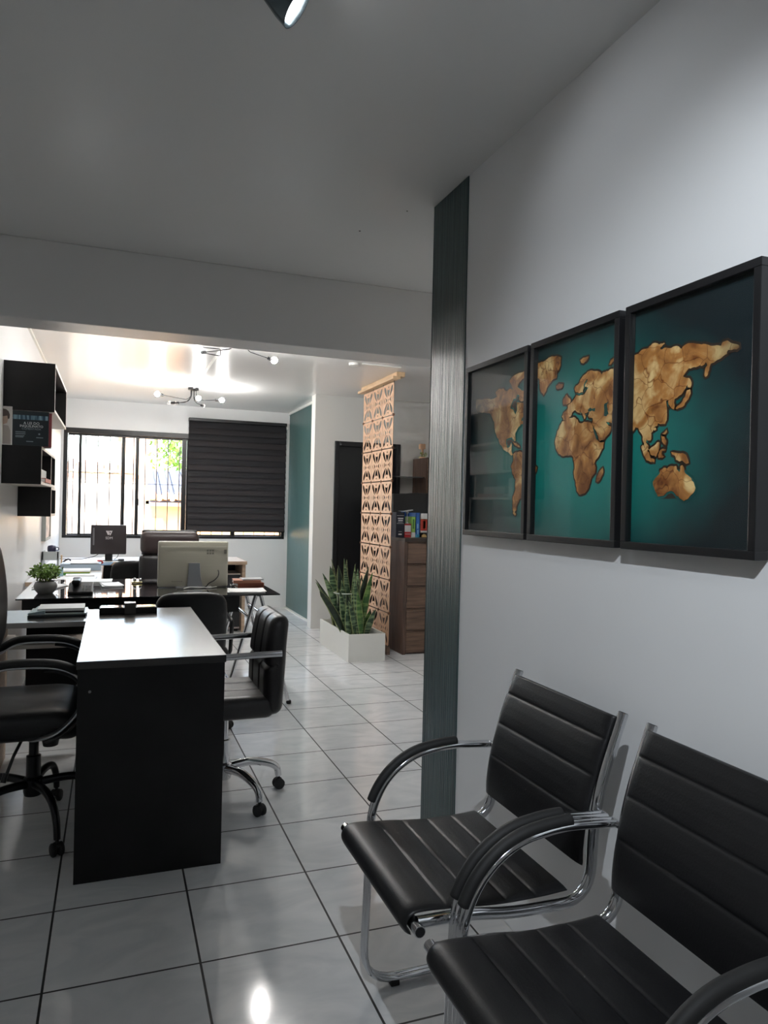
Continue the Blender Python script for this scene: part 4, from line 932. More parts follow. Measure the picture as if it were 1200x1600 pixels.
t = thing('desk_stand', 'small grey box stand holding a dark blue cup against the left wall', 'stand', (-.50, 7.2, .73))
mb = MB(); mb.box(-.572, -.44, 6.95, 7.13, .7305, .742); mb.box(-.572, -.560, 6.95, 7.13, .742, .865); mb.box(-.452, -.44, 6.95, 7.13, .742, .865); mb.box(-.572, -.44, 6.95, 6.962, .79, .865); mb.box(-.560, -.452, 6.962, 7.13, .84, .852); mb.build('stand_body', mat('grey_lacquer', (.40, .43, .43), .5), t, bevel=.001)
t = thing('blue_cup', 'dark blue rounded cup standing in the small grey stand', 'cup', (-.50, 7.03, .852))
mb = MB(); mb.lathe([(0, 0), (.03, 0), (.036, .02), (.036, .045), (.030, .060), (.0, .066)], (-.50, 7.03, .8525), n=20); mb.build('cup_body', mat('navy_plastic', (.02, .02, .06), .4), t, smooth=60)
mb = MB(); mb.tube(smoothpath([(-.466, 7.03, .90), (-.448, 7.03, .895), (-.446, 7.03, .875), (-.465, 7.03, .868)]), .004, 8); mb.build('cup_handle', bpy.data.materials['navy_plastic'], t, smooth=60)
slab('wooden_ruler', 'short wooden ruler leaning by the grey stand on the wing desk', 'ruler', -.425, -.412, 7.0, 7.03, .7305, .83, M_mdf2)
t = thing('desk_clip_lamp', 'black clip light folded at the left end of the pale blue binder', 'lamp', (-.40, 6.95, .73))
mb = MB(); mb.tube(smoothpath([(-.42, 6.93, .735), (-.40, 6.93, .775), (-.36, 6.94, .80), (-.34, 6.95, .785)]), .007, 8); mb.build('lamp_arm', M_plastic, t, smooth=60)
mb = MB(); mb.rbox((-.42, 6.93, .738), (.05, .05, .014), .005, None, k=2, seg=1); mb.build('lamp_clip', M_plastic, t, smooth=60)

# ---------------------------------------------------------------- left wall shelves
def cubby(name, label, y0, y1, xf, z0, z1, div=None, th=.016):
    t = thing(name, label, 'shelf', (-.58, (y0 + y1) / 2, z0))
    xb = -.5795
    mb = MB(); mb.box(xb, xf, y0, y0 + th, z0, z1); mb.build('side_panel', M_black, t)
    mb = MB(); mb.box(xb, xf, y1 - th, y1, z0, z1); mb.build('side_panel', M_black, t)
    mb = MB(); mb.box(xb, xf, y0 + th, y1 - th, z1 - th, z1); mb.build('top_board', M_black, t)
    mb = MB(); mb.box(xb, xf, y0 + th, y1 - th, z0, z0 + th); mb.build('bottom_board', M_edge, t)
    mb = MB(); mb.box(xb, xb + .004, y0 + th, y1 - th, z0 + th, z1 - th); mb.build('back_board', M_black, t)
    mb = MB(); e = .0012
    mb.box(xf, xf + e, y0, y0 + th, z0, z1); mb.box(xf, xf + e, y1 - th, y1, z0, z1); mb.box(xf, xf + e, y0 + th, y1 - th, z1 - th, z1); mb.box(xf, xf + e, y0 + th, y1 - th, z0, z0 + th)
    if div: mb.box(xf, xf + e, div, div + th, z0 + th, z1 - th)
    mb.build('edge_band', M_edge, t)
    if div:
        mb = MB(); mb.box(xb, xf, div, div + th, z0 + th, z1 - th); mb.build('divider', M_black, t)
    return t
cubby('wall_shelf_box', 'large black box shelf highest on the left wall', 4.484, 5.52, -.320, 1.806, 2.078)
cubby('wall_shelf_box', 'shallow black box shelf under the grey books on the left wall', 4.473, 5.50, -.381, 1.397, 1.610, 5.15)
cubby('wall_shelf_box', 'smallest black box shelf, lowest on the left wall', 5.228, 5.62, -.383, 1.203, 1.396)
# books on the middle shelf
t = thing('law_book', 'dark upright book with a white title and a blue band, facing out on the shelf', 'book', (-.44, 4.50, 1.61))
mb = MB(); mb.box(-.531, -.349, 4.480, 4.483, 1.611, 1.803, 0); mb.box(-.531, -.349, 4.507, 4.510, 1.611, 1.803, 0); mb.box(-.531, -.528, 4.483, 4.507, 1.611, 1.803, 0)
mb.build('cover', mat('night_cover', (.012, .020, .026), .4), t)
mb = MB(); mb.box(-.528, -.352, 4.483, 4.507, 1.614, 1.800); mb.build('pages', M_paper, t)
def band():
    m = bpy.data.materials.new('blue_band'); m.use_nodes = True; tt = m.node_tree; b = tt.nodes['Principled BSDF']; g = tt.nodes.new('ShaderNodeNewGeometry'); n = tt.nodes.new('ShaderNodeTexNoise'); n.inputs['Scale'].default_value = 60
    mp = tt.nodes.new('ShaderNodeMapping'); mp.inputs['Scale'].default_value = (1, 0, .1); tt.links.new(g.outputs['Position'], mp.inputs[0]); tt.links.new(mp.outputs[0], n.inputs['Vector'])
    r = tt.nodes.new('ShaderNodeValToRGB'); r.color_ramp.elements[0].position = .4; r.color_ramp.elements[0].color = (.02, .06, .10, 1); r.color_ramp.elements[1].position = .65; r.color_ramp.elements[1].color = (.25, .40, .48, 1)
    tt.links.new(n.outputs[0], r.inputs[0]); tt.links.new(r.outputs[0], b.inputs['Base Color']); return m
mb = MB(); mb.box(-.528, -.352, 4.4785, 4.480, 1.755, 1.779); mb.build('cover_band', band(), t)
M_lett = mat('letter_white', (.75, .75, .75), .5); M_lett2 = mat('letter_grey', (.25, .30, .32), .5)
text_mesh('A LEI DO', .020, 'cover_title', M_lett, facing_cam(-.435, 4.4795, 1.729), t)
text_mesh('INQUILINATO', .0185, 'cover_title', M_lett, facing_cam(-.435, 4.4795, 1.713), t)
text_mesh('COMENTADA', .0155, 'cover_subtitle', M_lett2, facing_cam(-.435, 4.4795, 1.699), t)
mb = MB()
for k, (a, b, z) in enumerate(((-.515, -.465, 1.683), (-.515, -.465, 1.673), (-.515, -.470, 1.662), (-.515, -.475, 1.655), (-.41, -.375, 1.655), (-.46, -.425, 1.632))): mb.box(a, b, 4.4790, 4.480, z, z + .004)
mb.lathe([(0, 0), (.005, 0), (.005, .001), (0, .001)], (-.395, 4.480, 1.677), axis=(0, -1, 0), n=12)
mb.build('cover_lines', M_lett2, t)
t = thing('portrait_print', 'pale print with a dark-haired head, standing left of the dark law book', 'photo', (-.555, 4.49, 1.61))
mb = MB(); mb.box(-.5785, -.532, 4.475, 4.479, 1.611, 1.822); mb.build('card', mat('pale_card', (.62, .60, .57), .5), t)
mb = MB(); f = lambda u, v, w: Vector((u, w, v))
mb.prism([(-.578, 1.808), (-.562, 1.805), (-.550, 1.795), (-.543, 1.775), (-.545, 1.755), (-.578, 1.74)], 4.4735, 4.475, f, 0)
mb.prism([(-.578, 1.765), (-.556, 1.770), (-.552, 1.75), (-.556, 1.73), (-.578, 1.72)], 4.4728, 4.4735, f, 1)
mb.prism([(-.578, 1.72), (-.55, 1.715), (-.54, 1.69), (-.538, 1.614), (-.578, 1.614)], 4.4735, 4.475, f, 2)
mb.build('print_figure', [mat('print_hair', (.10, .075, .065), .5), mat('print_skin', (.50, .36, .29), .5), mat('print_cloth', (.42, .38, .35), .5)], t)
sp = [(4.515, .028, .19, (.30, .05, .06), 'dark red book right behind the dark law book', -.335), (4.546, .022, .155, (.55, .55, .53), 'pale grey book behind the dark red book on the shelf', -.340),
      (4.571, .030, .17, (.10, .07, .06), 'brown book in the middle of the upper shelf row', -.345), (4.604, .024, .16, (.62, .60, .56), 'cream book after the brown one on the shelf', -.347), (4.631, .026, .15, (.05, .05, .06), 'black book at the far end of the shelf row', -.345)]
for y, w, h, c, lab, xf in sp:
    book('shelf_book', lab, -.50, xf, y, y + w, 1.6105, 1.6105 + h, mat('spine_%d' % int(y * 1000), c, .45), 'x+', group='books on the middle shelf')
slab('white_box_file', 'white box file standing inside the shallow shelf', 'box file', -.545, -.395, 4.60, 4.66, 1.4135, 1.55, M_paper)
slab('grey_box_file', 'grey box file lying inside the shallow shelf', 'box file', -.55, -.40, 4.72, 5.05, 1.440, 1.492, mat('grey_file', (.30, .30, .30), .5))
book('shelf_book', 'red book lying under the grey box file in the shallow shelf', -.55, -.375, 4.70, 5.10, 1.4135, 1.4395, mat('brick_red', (.40, .08, .05), .5), 'x+', group='books on the middle shelf')
# small framed notice on the left wall
t = thing('wall_notice', 'small grey-framed notice on the left wall below the shelves', 'picture', (-.58, 7.2, .95))
mb = MB(); mb.box(-.5795, -.545, 6.95, 6.975, .955, 1.20); mb.box(-.5795, -.545, 7.475, 7.50, .955, 1.20); mb.box(-.5795, -.545, 6.975, 7.475, 1.18, 1.20); mb.box(-.5795, -.545, 6.975, 7.475, .955, .975); mb.build('notice_frame', mat('grey_frame', (.30, .31, .29), .5), t, bevel=.001)
mb = MB(); mb.box(-.5795, -.555, 6.975, 7.475, .975, 1.18); mb.build('notice_print', mat('notice_paper', (.66, .52, .45), .6, var=(14, .6)), t)

# ================================================================== RIGHT SIDE OF THE BACK ROOM
# ---------------------------------------------------------------- planter with snake plants
t = thing('snake_plant', 'tall striped snake plants in a long low white planter box', 'plant', (2.06, 6.26, 0))
PX0, PX1, PY0, PY1, PZ = 1.885, 2.215, 5.82, 6.72, .235
mb = MB(); w = .014
mb.box(PX0, PX1, PY0, PY0 + w, 0, PZ); mb.box(PX0, PX1, PY1 - w, PY1, 0, PZ); mb.box(PX0, PX0 + w, PY0 + w, PY1 - w, 0, PZ); mb.box(PX1 - w, PX1, PY0 + w, PY1 - w, 0, PZ); mb.box(PX0 + w, PX1 - w, PY0 + w, PY1 - w, 0, .02)
mb.build('planter_box', M_white, t, bevel=.001)
mb = MB(); mb.box(PX0 + w, PX1 - w, PY0 + w, PY1 - w, .021, .17); mb.build('soil', mat('soil', (.03, .02, .015), .95, bump=(60, 1)), t)
def leaf_mat(name, dark, lite, edge=None):
    m = bpy.data.materials.new(name); m.use_nodes = True; t_ = m.node_tree; b = t_.nodes['Principled BSDF']; g = t_.nodes.new('ShaderNodeNewGeometry')
    mp = t_.nodes.new('ShaderNodeMapping'); mp.inputs['Scale'].default_value = (9, 9, 46); n = t_.nodes.new('ShaderNodeTexNoise'); n.inputs['Scale'].default_value = 1; n.inputs['Detail'].default_value = 4
    t_.links.new(g.outputs['Position'], mp.inputs[0]); t_.links.new(mp.outputs[0], n.inputs['Vector'])
    r = t_.nodes.new('ShaderNodeValToRGB'); r.color_ramp.elements[0].position = .46; r.color_ramp.elements[0].color = (*dark, 1); r.color_ramp.elements[1].position = .60; r.color_ramp.elements[1].color = (*lite, 1)
    t_.links.new(n.outputs[0], r.inputs[0]); t_.links.new(r.outputs[0], b.inputs['Base Color']); b.inputs['Roughness'].default_value = .38; return m
L_A = leaf_mat('striped_leaf', (.015, .045, .022), (.17, .25, .13)); L_B = leaf_mat('dark_leaf', (.010, .020, .013), (.018, .035, .020)); L_C = leaf_mat('light_leaf', (.03, .10, .02), (.14, .24, .06)); L_R = mat('leaf_margin', (.26, .30, .12), .45)
def blade(base, tip, wmax, twist, m, bow=(0, 0, 0), blunt=0, peak=.45, edge=True):
    base = Vector(base); tip = Vector(tip); N = 14; mb = MB(); vs = []; fs = []
    ax = (tip - base).normalized(); side = Vector((cos(twist), sin(twist), 0)); side = (side - ax * side.dot(ax)).normalized(); nn = ax.cross(side)
    for i in range(N + 1):
        u = i / N; c = base.lerp(tip, u) + Vector(bow) * (4 * u * (1 - u))
        if u < peak: w_ = .45 + .55 * math.sin(u / peak * pi / 2)
        else: w_ = cos((u - peak) / (1 - peak) * pi / 2) ** (.8 if not blunt else .35)
        w_ = max(w_ * wmax / 2, .0012)
        cup = .25 * w_
        vs += [c - side * w_ + nn * cup, c - side * w_ * .86 + nn * cup * .7, c - nn * .001, c + side * w_ * .86 + nn * cup * .7, c + side * w_ + nn * cup,
               c + side * w_ * .86 + nn * (cup * .7 + .003), c + nn * .003, c - side * w_ * .86 + nn * (cup * .7 + .003)]
    for i in range(N):
        for k in range(8):
            a = i * 8 + k; b = i * 8 + (k + 1) % 8; mb_f = (a, b, b + 8, a + 8); fs.append(mb_f)
    fs += [tuple(range(7, -1, -1)), tuple(N * 8 + k for k in range(8))]
    mb.add(vs, fs)
    if edge:
        for i in range(N):
            for k in (0, 3, 4, 7): mb.m[i * 8 + k] = 1
    return mb.build('leaf', [m, L_R], t, smooth=60)
Z0 = .16
LV = [ # base x,y  tip x,y,z  width twist mat
 (1.93, 6.05, 1.70, 6.10, .575, .055, .2, L_B, 1), (1.95, 6.18, 1.70, 6.24, .665, .040, .5, L_B, 0), (1.97, 6.22, 1.775, 6.28, .715, .060, .2, L_A, 0),
 (1.96, 6.30, 1.86, 6.34, .775, .085, .05, L_A, 0), (1.99, 6.30, 1.895, 6.20, .790, .070, .1, L_B, 0), (2.00, 6.25, 1.845, 6.25, .845, .045, .9, L_A, 0),
 (2.02, 6.20, 1.955, 6.22, .850, .050, .1, L_A, 0), (2.03, 6.30, 2.02, 6.34, .83, .045, .6, L_A, 0), (2.04, 6.22, 2.055, 6.20, .80, .040, .2, L_A, 0),
 (2.06, 6.15, 2.065, 6.16, .765, .045, -.4, L_A, 0), (2.10, 6.25, 2.19, 6.22, .775, .060, .1, L_B, 0), (2.12, 6.20, 2.215, 6.18, .73, .05, -.2, L_C, 0),
 (2.08, 6.35, 2.12, 6.36, .70, .05, .3, L_A, 0), (2.11, 6.05, 2.14, 6.03, .40, .055, .1, L_C, 0), (2.09, 6.03, 2.10, 6.02, .36, .040, .4, L_C, 0),
 (2.00, 6.00, 1.99, 6.05, .62, .05, .3, L_A, 0), (2.04, 5.98, 2.00, 6.05, .70, .05, -.1, L_A, 0), (2.06, 5.98, 2.02, 6.02, .58, .05, .2, L_C, 0),
 (1.96, 6.10, 1.90, 6.15, .58, .055, .3, L_A, 0), (1.95, 6.00, 1.94, 6.05, .48, .05, .1, L_A, 0), (2.08, 6.10, 2.05, 6.12, .68, .05, .6, L_B, 0),
 (2.10, 6.12, 2.03, 6.15, .64, .055, 0, L_A, 0), (2.00, 6.45, 1.97, 6.46, .74, .05, .2, L_A, 0), (2.05, 6.48, 2.06, 6.50, .70, .05, .2, L_A, 0),
 (1.97, 6.50, 1.90, 6.52, .62, .05, .3, L_A, 0), (2.12, 6.48, 2.16, 6.50, .60, .05, .3, L_B, 0), (2.02, 6.12, 1.96, 6.14, .55, .06, .0, L_B, 0),
 (1.99, 6.18, 1.93, 6.20, .66, .065, .25, L_A, 0), (2.08, 6.20, 2.07, 6.24, .60, .05, .5, L_A, 0), (1.94, 6.35, 1.90, 6.38, .60, .06, .2, L_B, 0),
 (1.98, 6.40, 1.76, 6.45, .62, .05, .3, L_A, 0), (2.10, 6.40, 2.20, 6.45, .66, .05, .2, L_A, 0), (2.02, 6.00, 1.93, 5.98, .50, .05, .3, L_A, 0), (2.10, 6.00, 2.19, 6.00, .42, .05, .1, L_A, 0),
 (2.06, 6.06, 2.075, 6.06, .50, .045, .3, L_C, 0), (2.03, 6.04, 2.01, 6.08, .44, .045, .1, L_A, 0)]
for bx_, by_, tx_, ty_, tz_, w_, tw, m_, bl_ in LV: blade((bx_, by_, Z0), (tx_, ty_, tz_), w_ * 1.3, tw, m_, bow=((bx_ - tx_) * .12, 0, 0), blunt=bl_)
M_clear = bpy.data.materials.new('clear_plastic'); M_clear.use_nodes = True
_t = M_clear.node_tree
for n in list(_t.nodes): _t.nodes.remove(n)
_o = _t.nodes.new('ShaderNodeOutputMaterial'); _m = _t.nodes.new('ShaderNodeMixShader'); _a = _t.nodes.new('ShaderNodeBsdfTransparent'); _g = _t.nodes.new('ShaderNodeBsdfGlossy'); _f = _t.nodes.new('ShaderNodeLayerWeight'); _f.inputs[0].default_value = .35
_g.inputs['Roughness'].default_value = .08; _g.inputs['Color'].default_value = (.8, .85, .8, 1); _a.inputs[0].default_value = (.93, .96, .94, 1)
_ge = _t.nodes.new('ShaderNodeNewGeometry'); _sb = _t.nodes.new('ShaderNodeMath'); _sb.operation = 'SUBTRACT'; _sb.inputs[0].default_value = 1; _t.links.new(_ge.outputs['Backfacing'], _sb.inputs[1]); _ml = _t.nodes.new('ShaderNodeMath'); _ml.operation = 'MULTIPLY'; _t.links.new(_f.outputs['Facing'], _ml.inputs[0]); _t.links.new(_sb.outputs[0], _ml.inputs[1]); _t.links.new(_ml.outputs[0], _m.inputs[0]); _t.links.new(_a.outputs[0], _m.inputs[1]); _t.links.new(_g.outputs[0], _m.inputs[2]); _t.links.new(_m.outputs[0], _o.inputs[0])
mb = MB(); mb.lathe([(.0, .0), (.075, 0), (.082, .02), (.098, .34), (.110, .365), (.110, .372), (.104, .372), (.094, .345), (.078, .022), (.07, .006), (0, .006)], (1.985, 6.24, .172), n=36); o = mb.build('clear_vase', M_clear, t, smooth=50)
o['label'] = 'wide clear vase around the middle leaves'
mb = MB(); mb.tube([(1.985 + .109 * cos(a * pi / 18), 6.24 + .109 * sin(a * pi / 18), .541) for a in range(36)], .0055, 8, closed=True); mb.build('vase_rim', mat('rim_pale', (.50, .55, .50), .2), o, smooth=60)

# ---------------------------------------------------------------- openwork wooden screen
t = thing('room_screen', 'pale wood openwork screen of square cut-out tiles hanging from the ceiling', 'screen', (2.33, 6.45, 0))
SY0, SY1 = 6.04, 6.872; TW = (SY1 - SY0) / 3; RZ = [2.445, 2.150, 1.855, 1.558, 1.262, .965, .668, .371, .074]
def tile_mesh(w, h):
    cu = bpy.data.curves.new('tile', 'CURVE'); cu.dimensions = '2D'; cu.fill_mode = 'BOTH'; cu.extrude = .0014
    def sp(pts):
        s = cu.splines.new('POLY'); s.points.add(len(pts) - 1); s.use_cyclic_u = True
        for i, (a, b) in enumerate(pts): s.points[i].co = (a * w, b * h, 0, 1)
    e = .487; c = .03; sp([(-e + c, -e), (e - c, -e), (e, -e + c), (e, e - c), (e - c, e), (-e + c, e), (-e, e - c), (-e, -e + c)])
    def lf(x0, y0, x1, y1, wd, pk=.5, n=9):
        a = Vector((x0, y0)); b = Vector((x1, y1)); d = b - a; nn = Vector((-d.y, d.x)).normalized(); L = []
        prof = lambda u: wd / 2 * (math.sin(pi * u ** (math.log(.5) / math.log(pk))) ** .8)
        for i in range(n + 1): u = i / n; p = a + d * u + nn * prof(u); L.append((p.x, p.y))
        for i in range(n - 1, 0, -1): u = i / n; p = a + d * u - nn * prof(u); L.append((p.x, p.y))
        return L
    for sy in (1, -1):
        for sx in (1, -1):
            sp(lf(.39 * sx, .42 * sy, .09 * sx, .07 * sy, .15, .30))
            sp(lf(.065 * sx, .33 * sy, .02 * sx, .15 * sy, .045, .4)) if False else None
        sp([(0, .435 * sy), (.05, .395 * sy), (0, .355 * sy), (-.05, .395 * sy)])
        sp([(-.14, .35 * sy), (-.07, .315 * sy), (0, .30 * sy), (.07, .315 * sy), (.14, .35 * sy), (.105, .22 * sy), (0, .09 * sy), (-.105, .22 * sy)])
    for sx in (1, -1):
        sp([(.11 * sx, 0), (.26 * sx, .10), (.23 * sx, 0), (.26 * sx, -.10)])
        sp([(.33 * sx, .13), (.41 * sx, 0), (.33 * sx, -.13), (.345 * sx, 0)]); 
    sp([(0, .06), (.045, 0), (0, -.06), (-.045, 0)])
    o = bpy.data.objects.new('tile', cu); COL.objects.link(o); dg = bpy.context.evaluated_depsgraph_get(); dg.update()
    me = bpy.data.meshes.new_from_object(o.evaluated_get(dg)); bpy.data.objects.remove(o); bpy.data.curves.remove(cu)
    me.materials.clear(); me.materials.append(M_mdf)
    me.transform(Matrix(((0, 0, 1, 0), (1, 0, 0, 0), (0, 1, 0, 0), (0, 0, 0, 1)))); me.name = 'screen_tile'
    return me
tm = tile_mesh(TW, .295)
for r_ in range(8):
    for c_ in range(3):
        o = bpy.data.objects.new('screen_tile', tm); COL.objects.link(o); o.parent = t
        o.location = (0, SY0 + TW * (c_ + .5) - 6.45, (RZ[r_] + RZ[r_ + 1]) / 2)
for r_ in range(1, 8):
    for c_ in range(4):
        mb = MB(); y = SY0 + TW * c_; z = RZ[r_]; yy = min(max(y, SY0 + .008), SY1 - .008)
        mb.lathe([(0, -.009), (.012, -.009), (.012, .009), (0, .009)], (2.33, yy, z), axis=(1, 0, 0), n=10); mb.build('clip', M_brownclip, t)
mb = MB()
for y in (SY0 + .006, SY0 + TW, SY0 + 2 * TW, SY1 - .006): mb.tube([(2.331, y, .02), (2.331, y, 2.47)], .0022, 6)
mb.build('hanging_wire', M_sock, t)
mb = MB(); mb.box(2.285, 2.355, 5.955, 6.94, 2.455, 2.478); mb.box(2.322, 2.402, 5.965, 6.94, 2.478, H - .001); mb.build('header_board', M_mdf2, t, bevel=.002)
mb = MB(); mb.box(2.315, 2.345, SY0, SY1, 0, .072); mb.build('bottom_rail', M_walnut, t, bevel=.001)

# ---------------------------------------------------------------- walnut drawer cabinet
t = thing('drawer_cabinet', 'dark walnut cabinet with a stack of drawers behind the openwork screen', 'cabinet', (2.75, 6.3, 0))
CX0, CX1, CY0, CY1, CZ = 2.452, 3.15, 6.01, 6.62, 1.045
mb = MB(); mb.box(CX0, CX0 + .03, CY0, CY1, 0, CZ - .03); mb.build('side_panel', M_walnut_v, t, bevel=.001)
mb = MB(); mb.box(CX1 - .03, CX1, CY0, CY1, 0, CZ - .03); mb.build('side_panel', M_walnut_v, t, bevel=.001)
mb = MB(); mb.box(CX0, CX1, CY0 - .004, CY1, CZ - .03, CZ); mb.build('cabinet_top', mat('dark_walnut_top', (.03, .02, .016), .35), t, bevel=.001)
mb = MB(); mb.box(CX0 + .03, CX1 - .03, CY1 - .02, CY1, 0, CZ - .03); mb.box(CX0 + .03, CX1 - .03, CY0 + .03, CY1 - .02, 0, .05); mb.build('carcass', M_walnut_v, t)
dz = (CZ - .03 - .012) / 5
for k in range(5):
    z0 = .012 + k * dz
    mb = MB(); mb.box(CX0 + .034, CX1 - .034, CY0 + .002, CY0 + .020, z0 + .006, z0 + dz - .016); mb.box(CX0 + .034, CX1 - .034, CY0 + .016, CY0 + .020, z0 + dz - .016, z0 + dz); mb.build('drawer', M_walnut_h, t, bevel=.001)
t = thing('tall_cabinet', 'tall narrow walnut cabinet at the back wall right of the black door', 'cabinet', (3.4, 7.3, 0))
mb = MB(); mb.box(3.155, 3.70, 7.16, 7.54, 0, 1.872); mb.build('cabinet_body', M_walnut_v, t, bevel=.002)
mb = MB(); mb.box(3.16, 3.395, 7.142, 7.158, .05, 1.86); mb.build('cabinet_door', M_walnut, t, bevel=.001)
mb = MB(); mb.box(3.405, 3.695, 7.142, 7.158, .05, 1.86); mb.build('cabinet_door', M_walnut, t, bevel=.001)
o = slab('glass_shelf', 'thin dark glass shelf between the openwork screen and the tall cabinet', 'shelf', 2.62, 3.153, 7.20, 7.545, 1.648, 1.660, M_glassblack)
t = thing('desktop_printer', 'black box-shaped printer on a stand behind the row of books', 'printer', (2.95, 6.95, 1.0))
mb = MB(); mb.prism([(2.62, 1.06), (3.35, 1.06), (3.35, 1.45), (3.29, 1.475), (2.86, 1.475), (2.76, 1.462), (2.62, 1.46)], 6.75, 7.10, lambda u, v, w: Vector((u, w, v))); mb.build('printer_body', M_plastic, t, bevel=.01)
mb = MB(); mb.box(2.75, 3.22, 6.742, 6.752, 1.16, 1.20); mb.build('paper_slot', mat('slot_dark', (.002, .002, .002), .4), t)
mb = MB(); mb.box(2.60, 3.36, 6.70, 7.12, 1.035, 1.058); mb.build('stand_top', M_walnut, t)
for x in (2.64, 3.33):
    mb = MB(); mb.box(x - .02, x + .02, 6.72, 7.10, 0, 1.035); mb.build('stand_leg', M_walnut_v, t)

# books in a row on the cabinet, spines towards the room
def spine_book(label, x0, x1, d, h, col, bands, y=6.25, mname='m', z=1.0455):
    t = thing('shelf_book', label, 'book', ((x0 + x1) / 2, y + d / 2, z), 'books in a row on the walnut cabinet')
    c = mat(mname, col, .4); mb = MB(); mb.box(x0, x1, y, y + .003, z, z + h); mb.box(x0, x0 + .003, y, y + d, z, z + h); mb.box(x1 - .003, x1, y, y + d, z, z + h); mb.build('cover', c, t)
    mb = MB(); mb.box(x0 + .003, x1 - .003, y + .003, y + d - .004, z + .003, z + h - .003); mb.build('pages', M_paper, t)
    for (a, b, za, zb, cc, nm) in bands:
        mb = MB(); mb.box(x0 + a * (x1 - x0), x0 + b * (x1 - x0), y - .0008, y, z + za * h, z + zb * h); mb.build(nm, cc, t)
    return t
mw = mat('band_white', (.75, .75, .75), .4); mr = mat('band_red', (.50, .03, .03), .4); mg = mat('band_gold', (.55, .38, .12), .35); ml = mat('band_lightblue', (.25, .45, .65), .4); mg2 = mat('band_dgreen', (.06, .2, .05), .4)
b1 = spine_book('navy book with pale title lines, leftmost in the row on the walnut cabinet', 2.461, 2.543, .16, .232, (.010, .014, .03), [(.08, .92, .86, .872, mw, 'spine_line'), (.2, .85, .73, .775, mw, 'spine_title'), (.25, .8, .65, .695, mw, 'spine_title'), (.22, .8, .60, .615, mw, 'spine_line'), (.08, .92, .545, .557, mw, 'spine_line'), (.3, .7, .09, .14, mw, 'spine_badge'), (.3, .7, .22, .23, mw, 'spine_line')], mname='navy_cover')
spine_book('short red and white book right of the navy book', 2.545, 2.613, .13, .126, (.48, .03, .03), [(.04, .96, .40, .88, mw, 'spine_panel'), (.08, .92, .22, .25, mw, 'spine_line')], mname='red_cover')
spine_book('green and white thin book in the row on the walnut cabinet', 2.615, 2.655, .16, .192, (.32, .60, .12), [(0, 1, 0, .24, mw, 'spine_panel'), (.3, .7, .42, .88, mg2, 'spine_title')], mname='green_cover')
spine_book('blue book beside the thin green book', 2.657, 2.699, .17, .230, (.03, .13, .42), [(.35, .65, .35, .55, ml, 'spine_title'), (.4, .7, .1, .3, ml, 'spine_title'), (0, 1, 0, .12, mat('band_cyan', (.05, .3, .5), .4), 'spine_panel')], mname='blue_cover')
spine_book('tall dark blue book standing behind the thin green one', 2.60, 2.66, .05, .238, (.02, .09, .30), [], y=6.43, mname='deep_blue_cover')
spine_book('red book with white ends lying on the small box, rightmost in the row', 2.707, 2.785, .15, .180, (.72, .72, .70), [(0, 1, .10, .70, mat('spine_red', (.50, .05, .03), .4), 'spine_panel'), (0, 1, .68, .71, mg, 'spine_line'), (.35, .65, .20, .62, mg, 'spine_title')], mname='white_cover', z=1.0905)
slab('small_black_box', 'small black box under the red book with white ends', 'box', 2.706, 2.786, 6.29, 6.40, 1.0455, 1.0895, M_plastic)
t = thing('gold_ornament', 'half-round gold ornament in front of the small black box', 'ornament', (2.75, 6.26, 1.0455))
mb = MB(); mb.prism([(.026 * cos(a * pi / 14), .032 * sin(a * pi / 14)) for a in range(15)], 0, .014, lambda u, v, w: Vector((2.752 + u, 6.262 + w, 1.046 + v))); mb.build('ornament_body', mat('gold_metal', (.55, .38, .16), .35, .7), t, bevel=.002)
t = thing('scales_statue', 'small silver balance scales statue standing on the red and white book', 'statue', (2.585, 6.29, 1.172))
mb = MB(); mb.lathe([(0, 0), (.016, 0), (.014, .006), (.006, .012), (.0065, .05), (.005, .09), (.014, .098), (.016, .108), (.005, .115), (0, .117)], (2.585, 6.29, 1.172), n=16); mb.build('statue_column', M_steel, t, smooth=40)
mb = MB(); f = lambda u, v, w: Vector((2.585 + u, 6.286 + w, 1.287 + v)); mb.prism([(-.095, .002), (-.03, -.004), (.03, .004), (.06, .010), (.055, .018), (.02, .014), (-.04, .004)], 0, .008, f); mb.build('scale_beam', M_steel, t)
for dx, dz_ in ((-.08, .0), (.05, .012)):
    pass
t = thing('wooden_figurine', 'little wooden figure with a green sprig on top of the tall cabinet', 'figurine', (3.20, 7.38, 1.872))
mb = MB(); mb.rbox((3.195, 7.38, 2.005), (.065, .05, .06), .008, None, k=2, seg=1); mb.rbox((3.20, 7.38, 1.945), (.02, .02, .07), .004, None, k=2, seg=1); mb.build('figure_body', M_mdf, t, smooth=50)
mb = MB(); rnd = random.Random(3)
for k in range(60):
    c = Vector((3.21 + rnd.uniform(-.04, .04), 7.38 + rnd.uniform(-.03, .03), 1.895 + rnd.uniform(-.02, .045))); a = Vector((rnd.uniform(-1, 1), rnd.uniform(-1, 1), rnd.uniform(-1, 1))).normalized(); b = a.orthogonal()
    mb.add([c - a * .014, c + b * .006, c + a * .014, c - b * .006], [(0, 1, 2, 3)])
mb.build('sprig', mat('sprig_green', (.35, .45, .12), .5), t, fix=False)
mb = MB(); mb.lathe([(0, 0), (.03, 0), (.034, .012), (.028, .02), (0, .02)], (3.20, 7.38, 1.8725), n=16); mb.build('figure_base', M_mdf, t, smooth=40)

